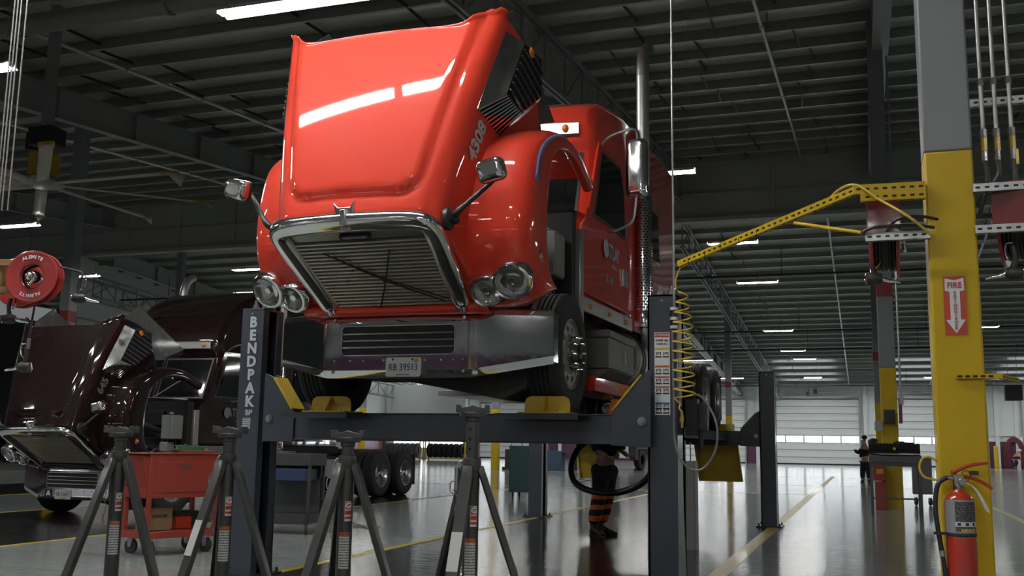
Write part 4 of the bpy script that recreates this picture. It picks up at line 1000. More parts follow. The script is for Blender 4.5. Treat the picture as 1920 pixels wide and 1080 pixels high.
    obj('locking_pin', b, STAND if 0 else GALV, t)
    b = B()
    for k in range(16):
        z_ = .965-k*.017; b.X = M.Translation(c+V((.006*sin(k*.9),0,z_)))@M.Rotation(R(90*(k%2)), 4, 'Z')
        b.tube([V((.006*cos(q*pi/4),0,.011*sin(q*pi/4))) for q in range(9)], .0018, 5, cap=False)
    b.X = None; obj('chain', b, GALV, t)
jack_stand(-4.20, 5.0, 1.295, 0, 'leftmost of the four grey jack stands, in front of the maroon truck bumper', False)
jack_stand(-3.44, 5.0, 1.300, 3, 'second jack stand from the left, beside the lettered lift post', True)
jack_stand(-2.68, 5.0, 1.285, 0, 'third jack stand from the left, in front of the distant dual wheels', False)
jack_stand(-1.95, 5.0, 1.425, 20, 'rightmost jack stand, raised the highest, with a white note on its leg', True)
# yellow tag on a wire

# ============================================================ boom, reels, pipes and extinguisher at the near column
CX, CY = .52, 6.30
def strut(b, p, q, wd=.041, ht=.041, holes=True, hm=1, pitch=.05, face=(0,-1,0)):
    """slotted channel: U section with dark slots on two sides"""
    p = V(p); q = V(q); d = (q-p).normalized(); L = (q-p).length; f = V(face); f = (f-d*f.dot(d)).normalized(); u = d.cross(f).normalized()
    if u.z < 0: u = -u
    b.m = 0
    for (o_, a_, w_, h_) in ((f*wd/2, u, .003, ht), (u*ht/2, f, .003, wd), (-u*ht/2, f, .003, wd)):
        n_ = o_.normalized(); s1 = a_*h_/2; s2 = n_*.0015
        c0 = p+o_; c1 = q+o_
        b.add([c0-s1-s2, c0+s1-s2, c0+s1+s2, c0-s1+s2, c1-s1-s2, c1+s1-s2, c1+s1+s2, c1-s1+s2], [(0,1,2,3),(7,6,5,4),(0,4,5,1),(1,5,6,2),(2,6,7,3),(3,7,4,0)])
    b.m = hm; n = int(L/pitch)
    for k in range(n):
        c = p+d*(pitch*(k+.5)); 
        for (o_, a_) in ((f*(wd/2+.002), u), (-u*(ht/2+.002), f)):
            pr = rrect(.027, .013, .006, 3); b.add([c+o_+d*x+a_*y_ for x, y_ in pr], [tuple(range(len(pr)))])
    b.m = 0
BM = thing('air_hose_boom', 'yellow slotted boom arm reaching left from the nearest column with a yellow coiled hose', 'boom', (CX-.13, CY, 2.75))
def bl(p): return V(p)-V((CX-.13, CY, 2.75))
b = B(); strut(b, bl((.385,6.28,2.765)), bl((-.02,6.26,2.765)), .041, .055); strut(b, bl((.385,6.28,2.715)), bl((.02,6.26,2.715)), .041, .045); A = obj('wall_channel', b, [YEL, BLACK], BM, smooth=False)
b = B(); strut(b, bl((.0,6.26,2.765)), bl((-1.225,7.18,2.53)), .041, .041); obj('boom_arm', b, [YEL, BLACK], BM, smooth=False)
b = B(); b.cyl(bl((-.38,6.54,2.645)), bl((.02,6.24,2.50)), .012, n=10); obj('brace_rod', b, YEL, BM)
b = B(); pts = [bl((.40,6.14,2.44)), bl((.28,6.1,2.55)), bl((.12,6.2,2.69)), bl((.0,6.25,2.795)), bl((-.10,6.32,2.79))]
for k in range(1, 12): t_ = k/11; p = V((-.10,6.33,2.765)).lerp(V((-1.2,7.16,2.53)), t_); pts.append(bl(p+V((0,.0,-.012-.012*(k%2)))))
b.tube(crom(pts, 4), .008, 8); obj('straight_hose', b, YHOSE, BM)
b = B()
for k in range(9): p = V((-.12,6.35,2.742)).lerp(V((-1.15,7.12,2.543)), k/8); c = bl(p); b.tube([c+V((.0,.028*cos(a*pi/4),.03*sin(a*pi/4))) for a in range(9)], .002, 5, cap=False)
obj('cable_ties', b, BLACK, BM)
pts = [bl((-1.20,7.16,2.53)), bl((-1.235,7.20,2.48)), bl((-1.265,7.23,2.42)), bl((-1.262,7.24,2.36))]
NC = 11
for k in range(NC*10+1):
    t_ = k/(NC*10); a = 2*pi*k/10+pi; rr = lerp(.035, .075, min(1, t_*3)); zz = 2.35-.78*t_**.95
    pts.append(bl((lerp(-1.225,-1.215,t_)+rr*cos(a), 7.28+rr*sin(a), zz)))
pts += [bl((-1.25,7.3,1.53)), bl((-1.26,7.3,1.50)), bl((-1.24,7.3,1.47))]
b = B(); b.tube(pts, .0062, 7); obj('coiled_hose', b, YHOSE, BM)
b = B(); b.cyl(bl((-1.24,7.3,1.48)), bl((-1.24,7.3,1.36)), .011, n=10); b.cyl(bl((-1.24,7.3,1.44)), bl((-1.24,7.3,1.40)), .017, n=8); obj('hose_coupler', b, mat('brass', (.5,.36,.12), .3, 1), BM)
# galvanised channels holding the reels
b = B(); strut(b, V((-.48,-.02,2.49-2.49)), V((-.12,-.02,0)), .041, .045); tag(obj('strut_channel', b, [GALV, BLACK], loc=(CX, CY, 2.475), smooth=False), 'galvanised slotted channel left of the nearest column below the yellow boom', 'channel', 'slotted channels at the nearest column')
b = B(); strut(b, V((.12,-.02,0)), V((1.3,-.02,0)), .041, .045); tag(obj('strut_channel', b, [GALV, BLACK], loc=(CX, CY, 2.49), smooth=False), 'lower galvanised slotted channel right of the nearest column', 'channel', 'slotted channels at the nearest column')
b = B(); strut(b, V((.12,-.02,0)), V((1.3,-.02,0)), .041, .045); tag(obj('strut_channel', b, [GALV, BLACK], loc=(CX, CY, 2.735), smooth=False), 'upper galvanised slotted channel right of the nearest column', 'channel', 'slotted channels at the nearest column')
b = B(); strut(b, V((.12,.3,0)), V((1.3,.3,0)), .041, .045); tag(obj('strut_channel', b, [GALV, BLACK], loc=(CX, CY, 3.35), smooth=False), 'galvanised channel clamping the three vertical pipes', 'channel', 'slotted channels at the nearest column')
def reel(x, y, z, rz, label, name='hose_reel', r=.24, w=.10, txt=True):
    """axis along local y, front flange towards -y"""
    t = thing(name, label, 'hose reel', (x, y, z), rz, 'red hose reels')
    for s in (-1, 1):
        b = B(); b.lathe([(.09,s*w*.2),(.095,s*w*.55),(.125,s*w*.62),(r-.03,s*w*.62),(r-.02,s*w*.66),(r-.005,s*w*.64),(r,s*w*.55),(r-.005,s*w*.5),(.11,s*w*.5)], (0,0,0), 'y', 48); F = obj('flange', b, REELR, t)
    b = B(); b.lathe([(.09,-w*.5),(r-.07,-w*.45),(r-.05,0),(r-.07,w*.45),(.09,w*.5)], (0,0,0), 'y', 32)
    for k in range(6): b.lathe([(r-.05+.008*cos(q*pi/4), -w*.4+w*.16*k+.008*sin(q*pi/4)) for q in range(9)], (0,0,0), 'y', 28)
    obj('wound_hose', b, mat('black_hose', (.015,.015,.016), .4), t)
    b = B(); b.lathe([(0,-w*.62),(.035,-w*.6),(.05,-w*.3),(.05,w*.2),(.04,w*.5),(0,w*.5)], (0,0,0), 'y', 20); b.sph((-.01,-w*.7,.0), .035, 12, 8); b.cyl((-.01,-w*.8,0),(.05,-w*.9,-.02),.016,n=10); b.cyl((.05,-w*.9,.0),(.01,-w*.95,-.07),.012,n=10)
    obj('hub_fitting', b, CHROME, t)
    if txt:
        for ang in (0, 180):
            a = R(90-ang+8)
            for k, ch in enumerate('ALEMITE'):
                aa = a-R((k-3)*8.5); rr = .175
                text(ch, .040, LETW, F if 0 else t, (rr*cos(aa), -w*.62-.004, rr*sin(aa)), (R(90), -(aa-pi/2) , 0) if 0 else Euler((R(90), 0, 0)).to_matrix().to_4x4().to_euler(), 'flange_lettering', bold=.03)
                o = t.children[-1] if 0 else LAST[0]
    return t
LAST = [None]
_text = text
def text(*a, **k):
    o = _text(*a, **k); LAST[0] = o; return o
def flange_letters(t, w, r=.175):
    for ang in (8, 188):
        for k, ch in enumerate('ALEMITE'):
            aa = R(90+ang*0+ (0 if ang == 8 else 180))-R((k-3)*9.0)
            o = text(ch, .036, LETW, t, (r*cos(aa), -w*.62-.004, r*sin(aa)), (0,0,0), 'flange_lettering', bold=.035)
            mt = M.Rotation(-(aa-pi/2), 4, 'Y')@M.Rotation(R(90), 4, 'X'); o.rotation_euler = mt.to_euler()
def nozzle(x, y, z, rz, label, name='dispensing_gun', stub=0):
    t = thing(name, label, 'hose gun', (x, y, z), rz, 'hose guns hanging from the reels')
    b = B(); b.lathe([(0,-.05),(.03,-.045),(.038,-.02),(.038,.03),(.03,.05),(0,.055)], (0,0,0), 'x', 18); b.tube(crom([(0,0,.03),(.01,0,.10),(.0,0,.16)], 4), .016, 10); obj('body', b, BLACKP, t)
    b = B(); b.tube([(-.045,0,0),(-.085,0,-.015),(-.13,0,-.02),(-.15,0,-.028)], [.014,.011,.009,.005], 10); b.tube(crom([(.0,0,.06),(-.035,0,.10),(-.035,0,.17),(.0,0,.18)], 4), .006, 6); b.lathe([(.034,-.0),(.036,.004),(.02,.01),(.0,.01)], (.045,0,0), 'x', 16); obj('spout', b, CHROME, t)
    if stub: b = B(); b.tube(crom([(0,0,.15),(.0,0,.2),(-stub,0,.24)], 5), .009, 8); obj('hose_stub', b, BLACKP, t)
    return t
r1 = reel(-5.95, 6.0, 2.425, R(19), 'front red hose reel with white lettering at the left edge', r=.20, txt=False)
r2 = reel(-6.26, 6.18, 2.42, R(19), 'rear red hose reel half hidden at the left edge', r=.195, txt=False)
flange_letters(r1, .10, .148); 
r3 = reel(.15, 6.62, 2.52, R(90), 'red hose reel seen edge on below the yellow boom', r=.24, w=.13, txt=False)
r4 = reel(.90, 6.55, 2.55, R(75), 'red hose reel right of the nearest column', r=.24, w=.13, txt=False)
for r_ in (r3, r4): b = B(); b.box((-.275,-.095,-.04),(-.262,.095,.22)); b.box((-.262,-.095,.0),(.05,-.085,.22)); b.box((-.262,.085,.0),(.05,.095,.22)); obj('bracket', b, mat('reel_red_dark', (.13,.014,.014), .4, coat=.3), r_, bev=.004)
b = B(); b.box((-.42,-.03,.09),(-.0,.0,.14)); b.box((-.42,-.03,-.12),(-.0,.0,-.07)); b.box((-.5,-.01,-.12),(-.16,.06,.14)); tag(obj('reel_mount', b, [mat('bracket_ochre', (.22,.13,.05), .5)], loc=(-6.05,5.98,2.42), rot=(0,0,R(19)), bev=.004), 'ochre mounting bracket between the two reels at the left edge', 'bracket')
nozzle(-5.625, 6.12, 2.27, R(200), 'hose gun just right of the lettered red reel', stub=-.16)
nozzle(-5.98, 6.0, 1.74, R(15), 'hose gun hanging lowest on a black hose in front of the maroon hood')
nozzle(-6.22, 6.05, 2.12, R(200), 'hose gun at the left edge under the reels')
nozzle(.085, 6.50, 2.26, R(185), 'hose gun under the reel left of the nearest column')
nozzle(.84, 6.35, 2.24, R(0), 'hose gun under the reel right of the nearest column')
b = B(); b.tube([(-5.96,6.0,1.90),(-5.955,6.0,2.0),(-5.95,6.02,2.22)], .008, 8); b.m = 1; b.cyl((-5.96,6.0,1.88),(-5.957,6.0,1.96),.013,n=8)
tag(obj('hanging_hose', b, [mat('black_hose', (.015,.015,.016), .4), CHROMED]), 'black hose dropping from the front left reel in front of the maroon hood', 'hose')
b = B(); b.tube(crom([(.50,6.35,2.56),(.36,6.25,2.58),(.22,6.25,2.57),(.15,6.35,2.50)], 6), .009, 8); tag(obj('supply_hose', b, mat('black_hose', (.015,.015,.016), .4)), 'black curved hose running from the nearest column to the left reel', 'hose')
b = B(); b.tube(crom([(.42,6.2,2.5),(.3,6.2,2.52),(.1,6.2,2.52),(.03,6.22,2.50)], 6), .010, 8); tag(obj('supply_hose', b, mat('black_hose', (.015,.015,.016), .4)), 'black straight hose lying along the lower left galvanised channel', 'hose')
# three vertical pipes with hoses
for k, (x, lab) in enumerate(((.715,'left'),(.785,'middle'),(.865,'right'))):
    t = thing('fluid_pipe', lab+' one of the three chrome vertical pipes right of the nearest column', 'pipe', (x, CY, 0), 0, 'vertical fluid pipes')
    b = B(); b.cyl((0,0,3.06),(0,0,9.2),.0125,n=12); obj('pipe', b, CHROMED, t)
    for za, zb, r_ in ((3.04,3.09,.022),(3.36,3.40,.019),(2.90,2.98,.017)): b = B(); b.cyl((0,0,za),(0,0,zb),r_,n=8); obj('fitting', b, CHROME, t)
    b = B(); b.cyl((0,0,2.96),(0,0,3.04),.019,n=8); b.box((.015,-.006,2.87),(.03,.006,2.96)) if k == 2 else None; obj('brass_valve', b, mat('brass', (.5,.36,.12), .3, 1), t)
    b = B()
    b.tube(crom({0: [(0,0,2.91),(.01,0,2.80),(-.01,.02,2.70),(-.035,.05,2.60)], 1: [(0,0,2.91),(.0,0,2.82),(-.05,.0,2.74),(-.12,.05,2.64)], 2: [(0,0,2.91),(.005,0,2.80),(-.02,0,2.70),(-.07,.03,2.60)]}[k], 6), .012, 10)
    obj('flexible_hose', b, mat('braided_hose', (.045,.045,.045), .35, .4), t)
# cables at the upper left edge
for k, dx in enumerate((0,.035,.07,.13)):
    b = B(); b.cyl((0,0,0),(0,0,4.8),.006,n=6); tag(obj('hanging_cable', b, GALV, loc=(-6.52+dx, 6.1, 3.0)), ('first','second','third','fourth')[k]+' from the left of the thin vertical pipes above the left reels', 'pipe', 'thin pipes above the left reels')
# sign
SG = thing('fire_extinguisher_sign', 'red and white FIRE EXTINGUISHER arrow sign on the nearest column', 'sign', (CX-.004, CY-.0005, 2.055))
def sp_(u, v_): return u, v_
b = B(); b.box((-.060,-.004,-.170),(.060,-.0008,.170)); obj('panel', b, SIGNR, SG)
b = B(); b.prism([(-.050,.160),(0,.147),(.050,.160),(.052,.088),(.027,.080),(.027,-.082),(.052,-.084),(0,-.162),(-.052,-.084),(-.027,-.082),(-.027,.080),(-.052,.088)][::-1], -.0055, -.0045, 'y'); obj('arrow', b, LETW, SG, smooth=False)
text('FIRE', .050, LETR, SG, (0,-.0065,.116), FRONT, 'sign_lettering', bold=.025, sx=.78, sp=1.12)
for k, ch in enumerate('EXTINGUISHER'): text(ch, .0205, LETR, SG, (0,-.0065,.074-.0189*k), FRONT, 'sign_lettering', bold=.035, sx=1.15)
# extinguisher
EX = thing('fire_extinguisher', 'red fire extinguisher with silver label hanging on the nearest column', 'fire extinguisher', (CX-.045, CY-.12, .44))
RX = mat('extinguisher_red', (.42,.030,.015), .28, coat=.8, crough=.08)
b = B(); b.lathe([(0,0),(.070,0),(.078,.01),(.078,.500),(.074,.525),(.055,.553),(.03,.562),(.022,.575),(0,.575)], (0,0,0), 'z', 40); obj('cylinder', b, RX, EX)
b = B(); arc_patch(b, .0788, .345, .520, -160, -15, 14); obj('silver_label', b, mat('silver_label', (.36,.38,.40), .35, .4), EX)
b = B(); arc_patch(b, .0796, .405, .512, -112, -22, 14); arc_patch(b, .0796, .352, .378, -112, -22, 14); obj('black_panel', b, print_mat('black_print', (.02,.02,.022), (.30,.31,.32), 55, 'Z', .62), EX)
b = B(); arc_patch(b, .0798, .380, .403, -112, -22, 14); obj('pictogram_strip', b, LETW, EX)
b = B()
for a in (-98,-68,-38): arc_patch(b, .0804, .384, .399, a-7, a+6, 4)
obj('pictograms', b, LETK, EX)
for k, ch in enumerate('sentry'):
    a = R(-92+9.5*k+4); text(ch, .026, LETY, EX, (.0812*cos(a), .0812*sin(a), .362), (R(90), 0, a+pi/2), 'label_lettering', bold=.05)
b = B(); b.cyl((0,0,.565),(0,0,.60),.020,n=14); b.box((-.022,-.016,.595),(.026,.016,.655)); b.cyl((-.06,0,.640),(0,0,.632),.013,n=12); b.cyl((.02,-.03,.618),(.02,-.014,.618),.020,n=16); b.box((-.035,.01,.655),(-.005,.03,.68)); obj('valve', b, CHROMED, EX, bev=.003)
b = B(); b.tube(crom([(-.03,0,.665),(.02,0,.690),(.08,0,.712),(.155,0,.722)], 4), [.010,.011,.011,.011,.0105,.010,.010,.010,.010,.009,.009,.008,.007], 8); obj('carry_handle', b, RX, EX)
b = B(); b.tube(crom([(.03,0,.648),(.09,0,.632),(.14,0,.605),(.17,0,.582)], 4), .009, 8); obj('squeeze_lever', b, RX, EX)
b = B(); b.box((.06,-.012,.655),(.105,.012,.678)); b.tube([V((.04+.022*cos(a*pi/5),-.01,.65+.03*sin(a*pi/5))) for a in range(11)], .0025, 6); obj('safety_pin', b, BLACKP, EX)
b = B(); b.tube(crom([(-.055,0,.640),(-.105,-.01,.60),(-.125,-.02,.48),(-.115,-.03,.34),(-.10,-.03,.22)], 6), .0135, 12); b.tube([(-.10,-.03,.22),(-.092,-.03,.15),(-.085,-.03,.07)], [.010,.013,.015], 12); b.m = 1; b.cyl((-.103,-.03,.245),(-.099,-.03,.215),.0155,n=12); obj('discharge_hose', b, [mat('black_hose', (.015,.015,.016), .4), GALV], EX)
b = B(); b.lathe([(.0795,.325),(.0815,.328),(.0815,.342),(.0795,.345)], (0,0,0), 'z', 40); b.box((-.14,-.045,.33),(-.07,-.02,.345)); obj('retaining_strap', b, BLACKP, EX)
b = B(); b.grid(9, 2, lambda i, j: V((.035+.10*(i/8)**.7+(-.013,.013)[j]*.9, -.05-.01*(i/8), .61-.02*(i/8)-.13*(i/8)**1.5+(.01,-.006)[j]))); obj('inspection_tag', b, print_mat('tag_paper', (.62,.62,.60), (.2,.2,.2), 60, 'Z', .72), EX, fix=False)
b = B(); b.box((-.02,.078,.30),(.02,.118,.62)); obj('wall_hook', b, DKCART, EX)
b = B(); b.tube(crom([(-.0,0,0),(-.05,-.01,.025),(-.085,-.01,.01),(-.10,-.01,-.04),(-.075,-.01,-.09),(-.01,0,-.105)], 6), .0065, 8); tag(obj('yellow_wire_loop', b, YHOSE, loc=(CX-.135, CY+.02, 1.165)), 'short yellow hose loop sticking out left of the nearest column above the extinguisher', 'hose')
b = B(); strut(b, V((0,0,0)), V((.24,0,0)), .02, .022, pitch=.04); strut(b, V((.22,.0,.0)), V((.36,.35,0)), .02, .022, pitch=.04); tag(obj('yellow_bracket', b, [YEL, BLACK], loc=(CX-.02,CY-.012,1.645), smooth=False), 'yellow slotted bracket across the nearest column below the sign', 'bracket')

# ============================================================ carts, desk and things on the floor
def caster(par, x, y, r=.075, z=None, tilt=20):
    b = B(); b.lathe([(0,-.018),(r*.75,-.02),(r*.97,-.014),(r,0),(r*.97,.014),(r*.75,.02),(0,.018)], (0,0,0), 'x', 22); c = obj('caster', b, RUBBER, par, loc=(x, y, r), rot=(0,0,R(tilt)))
    b = B(); b.box((-.03,-.03,r*.9),(.03,.03,r*1.0)); b.prism([(-.02,-.01),(.02,-.01),(.035,r*.95),(-.035,r*.95)], -.028, -.022, 'x'); b.prism([(-.02,-.01),(.02,-.01),(.035,r*.95),(-.035,r*.95)], .022, .028, 'x'); b.cyl((-.03,0,0),(.03,0,0),.01,n=8); obj('caster_fork', b, CHROMED, c)
TC = thing('tool_cart', 'red rolling tool cart with flap lid between the two left jack stands', 'tool cart', (-7.16, 9.02, 0), R(68))
# local x runs along the long side, y in depth
b = B(); Wd, Dp = .80, .46
for x in (0, Wd):
    for y_ in (0, Dp): b.box((x-.022, y_-.022, .17), (x+.022, y_+.022, .62))
b.box((-.02,-.02,.18),(Wd+.02,Dp+.02,.25)); b.box((-.02,-.02,.60),(Wd+.02,Dp+.02,.64)); obj('frame', b, CARTR, TC, bev=.004)
b = B(); b.box((-.02,-.02,.64),(Wd+.02,Dp+.02,1.06)); b.prism([(-.02,.56),(-.06,.60),(-.16,1.02),(-.02,1.06)], 0, Dp, 'x') if 0 else None
obj('chest', b, CARTR, TC, bev=.006)
b = B(); b.add([(-.02,Dp,.70),(-.02,0,.70),(-.10,0,1.05),(-.10,Dp,1.05),(-.0,Dp,.70),(-.0,0,.70),(-.02,0,1.05),(-.02,Dp,1.05)], [(0,1,2,3),(7,6,5,4),(0,4,5,1),(1,5,6,2),(2,6,7,3),(3,7,4,0)]); b.box((-.04,0,.60),(-.02,Dp,.70)); obj('front_flap', b, CARTR, TC, bev=.004)
b = B(); b.box((-.12,-.03,1.06),(Wd+.04,Dp+.03,1.075)); b.box((Wd-.35,.1,1.075),(Wd+.06,Dp+.05,1.10)); obj('lid', b, mat('cart_lid', (.20,.045,.03), .4), TC, bev=.003)
b = B(); b.box((.06,-.026,.66),(Wd-.06,-.020,.98)); obj('side_panel', b, CARTR, TC, bev=.003)
b = B(); b.box((.32,-.029,.91),(.46,-.026,.95)); obj('name_plate', b, mat('name_plate', (.10,.06,.07), .4), TC)
for x in (.06, Wd-.06):
    for y_ in (.05, Dp-.05): caster(TC, x, y_, .08)
b = B(); b.box((0,0,0),(.30,.22,.24)); BXC = tag(obj('cardboard_box', b, CARD, loc=(-7.25,9.12,.252), rot=(0,0,R(68)), bev=.004), 'brown cardboard box marked DANGER on the lower shelf of the red cart', 'box')
text('DANGER', .05, LETK, BXC, (-.002,.11,.15), (R(90),0,R(-90)), 'box_print', bold=.02, sx=.9)
text('DANGER', .05, LETK, BXC, (.15,-.002,.15), FRONT, 'box_print', bold=.02, sx=.9)
RB_ = thing('power_tool_case', 'small red and black case on the lower shelf of the red cart', 'case', (-7.16,9.50,.252), R(68)); b = B(); b.box((0,0,0),(.26,.2,.14)); obj('case', b, SIGNR, RB_, bev=.01); b = B(); b.box((-.01,-.01,.14),(.27,.21,.19)); b.box((.18,-.012,.02),(.262,.0,.14)); obj('case_lid', b, BLACKP, RB_, bev=.01)
t = thing('green_tool_tray', 'green tray with sockets on top of the red tool cart', 'tray', (-7.20,9.50,1.101), R(68)); b = B(); b.box((0,0,0),(.34,.14,.018)); b.box((0,0,.018),(.34,.01,.045)); obj('tray', b, mat('tray_green', (.03,.14,.05), .5), t, bev=.003)
b = B()
for q in range(6): b.cyl((.03+.05*q,.07,.018),(.03+.05*q,.07,.05+.01*(q%3)),.018,n=12)
b.cyl((.0,.12,.05),(.33,.12,.055),.006,n=8); obj('sockets', b, CHROMED, t)
DC = thing('service_cart', 'dark grey two shelf service cart with a blue drawer behind the lettered lift post', 'service cart', (-7.75, 11.95, 0), R(8))
b = B()
for x in (0,.74):
    for y_ in (0,.5): b.box((x-.02,y_-.02,.14),(x+.02,y_+.02,1.02))
b.box((-.02,-.02,.14),(.76,.52,.26)); obj('frame', b, DKCART, DC, bev=.004)
b = B(); b.box((-.03,-.03,.90),(.77,.53,1.06)); obj('top_tray', b, DKCART, DC, bev=.006)
b = B(); b.box((0,-.025,.70),(.70,.4,.86)); obj('drawer', b, mat('drawer_blue', (.012,.025,.075), .45), DC, bev=.006)
b = B(); b.box((.02,.45,.26),(.72,.47,.90)); obj('back_panel', b, mat('cart_back', (.05,.055,.06), .4), DC)
for x in (.03,.71):
    for y_ in (.03,.47): caster(DC, x, y_, .065)
b = B(); b.box((0,0,0),(.5,.35,.012)); tag(obj('floor_mat', b, mat('mat_brown', (.10,.075,.06), .6), loc=(-7.2,13.3,0.001), rot=(0,0,R(10)), bev=.003), 'thin brown mat on the floor right of the dark service cart', 'mat')
b = B(); b.tube(crom([(-6.98,12.2,.5),(-6.85,12.7,.2),(-6.8,13.3,.02),(-6.95,13.5,.02)], 6), .008, 6); tag(obj('floor_cable', b, BLACKP), 'black cord trailing from the dark service cart to the brown mat', 'cord')
GC = thing('tool_cabinet', 'dark green rolling cabinet left of the far left lift post', 'cabinet', (-7.85, 22.5, 0), 0)
b = B(); b.box((0,0,.14),(.62,.6,1.20)); obj('body', b, GREEN, GC, bev=.01)
for x in (.08,.54):
    for y_ in (.06,.54): caster(GC, x, y_, .07)
# shop desk
SD = thing('shop_desk', 'grey standing shop desk with a black back box in front of the banded column', 'desk', (.08, 20.6, 0), 0)
DG = mat('desk_grey', (.11,.118,.118), .5)
for x in (0,.86):
    for y_ in (0,.6):
        b = B(); b.box((x-.025,y_-.025,0),(x+.025,y_+.025,1.02)); obj('leg', b, DG, SD)
b = B(); b.prism([(-.05,1.00),(.64,1.08),(.64,1.16),(-.05,1.12)], -.04, .90, 'x'); b.box((-.03,-.03,.93),(.89,.63,1.03)); obj('desk_top', b, DG, SD, bev=.005)
b = B(); b.box((.02,-.01,.32),(.84,.01,.35)); obj('stretcher', b, DG, SD)
b = B(); b.box((-.03,.3,1.17),(.89,.62,1.36)); b.box((-.03,.28,1.24),(.89,.3,1.25)); obj('riser_box', b, BLACK, SD, bev=.004)
b = B(); b.cyl((.43,.27,1.26),(.43,.295,1.26),.028,n=16); obj('round_seal', b, LETY, SD)
b = B(); b.box((.12,.0,1.115),(.72,.25,1.128)); tag(obj('paper_sheet', b, WHITE, loc=(.12,20.62,.035), rot=(0,0,0)), 'white papers lying on the grey shop desk', 'paper')
b = B(); b.sph((.0,0,.05),.06,10,6,(1.4,1,.8)); b.box((-.1,-.05,0),(.06,.05,.05)); tag(obj('desk_clutter', b, BLACKP, loc=(.14,21.0,1.361)), 'dark tool pouch on the left end of the shop desk box', 'pouch')
b = B(); b.box((.0,0,0),(.36,.1,.03)); b.box((.05,.02,.03),(.2,.08,.045)); tag(obj('clipboard', b, BLACKP, loc=(.5,21.0,1.361)), 'flat black clipboard on the right end of the shop desk box', 'clipboard')
# things fixed to the banded column
b = B(); b.box((0,0,0),(.23,.14,.30)); b.box((.02,-.01,.03),(.21,0,.27)); tag(obj('wall_heater', b, BLACKP, loc=(.38,22.98,1.78), bev=.02), 'black box mounted on the banded column above the shop desk', 'control box')
b = B(); b.box((0,0,0),(.16,.12,.20)); b.box((.02,-.006,.02),(.14,0,.18)); tag(obj('switch_box', b, mat('light_grey_box', (.36,.37,.37), .5), loc=(.19,23.05,1.64), bev=.006), 'small light grey switch box left of the black box above the shop desk', 'switch box')
t = thing('red_bin', 'red parts cabinet with a yellow label at the foot of the banded column', 'cabinet', (.12,22.9,0)); b = B(); b.box((0,0,.60),(.24,.3,.93)); obj('upper_box', b, REELR, t, bev=.01); b = B(); b.box((.03,0,0),(.24,.3,.58)); obj('lower_box', b, REELR, t, bev=.01); b = B(); b.box((.07,-.004,.74),(.2,0,.84)); obj('yellow_label', b, YEL, t)
b = B(); b.box((0,0,0),(.07,.1,.55)); tag(obj('red_strip', b, REELR, loc=(.69,23.25,1.80), bev=.005), 'narrow red box on the right side of the banded column', 'box')
b = B(); b.cyl((0,0,0),(0,0,7.8),.022,n=8); b.box((-.03,-.04,0),(.05,.04,.2)); tag(obj('conduit', b, GALV, loc=(.74,23.2,2.2)), 'grey conduit running up the right side of the banded column', 'pipe')
t = thing('rolling_cabinet', 'grey cabinet on wheels behind the right side of the shop desk', 'cabinet', (.98,25.2,0)); b = B(); b.box((0,0,.25),(.42,.4,1.1)); obj('body', b, mat('cab_grey', (.13,.14,.14), .5), t, bev=.01)
for x in (.06,.36): caster(t, x, .06, .09)
# ------------------------------------------------------------ big ceiling fan
FN = thing('ceiling_fan', 'large eight blade ceiling fan with pale blades and yellow tips at the left', 'ceiling fan', (-16.2, 16.3, 6.55), R(0))
b = B(); b.lathe([(0,-.10),(.40,-.09),(.50,-.04),(.50,.0),(.25,.06),(0,.06)], (0,0,0), 'z', 28); obj('hub', b, GALV, FN)
b = B(); b.cyl((0,0,.05),(0,0,.6),.12,n=12); b.box((-.28,-.24,.75),(.32,.24,1.15)); b.box((-.45,-.12,.7),(-.3,.12,1.1)); obj('motor', b, BLACKP, FN, bev=.03)
b = B(); b.box((-.22,-.22,.10),(.22,.22,.60)); obj('yellow_mount', b, YELD, FN, bev=.02)
b = B(); b.box((-.09,-.09,1.15),(.09,.09,3.9)); obj('drop_tube', b, COLG, FN)
BLD = mat('fan_blade', (.62,.58,.50), .5)
for k in range(8):
    a = R(-45+45*k); b = B(); u = V((cos(a), sin(a), 0)); n_ = V((-u.y, u.x, .22)).normalized()
    b.grid(8, 2, lambda i, j: u*(.40+2.75*i/7)+n_*(-.12,.12)[j]+V((0,0,-.06)))
    bl_ = obj('blade', b, BLD, FN, mods=(('SOLIDIFY', dict(thickness=.04, offset=0)),))
    b = B(); b.grid(2, 2, lambda i, j: u*(3.10+.25*i)+n_*(-.14,.14)[j]+V((0,0,-.05))); obj('blade_cap', b, YELD, bl_, mods=(('SOLIDIFY', dict(thickness=.05, offset=0)),))
    b = B(); q_ = 1. if k == 1 else .35; c = u*3.38+V((0,0,-.08)); b.add([c-n_*.3*q_, c+n_*.30*q_, c+u*.12+V((0,0,-.28*q_))], [(0,1,2)]); obj('winglet', b, BLD, bl_, mods=(('SOLIDIFY', dict(thickness=.02, offset=0)),), fix=False)
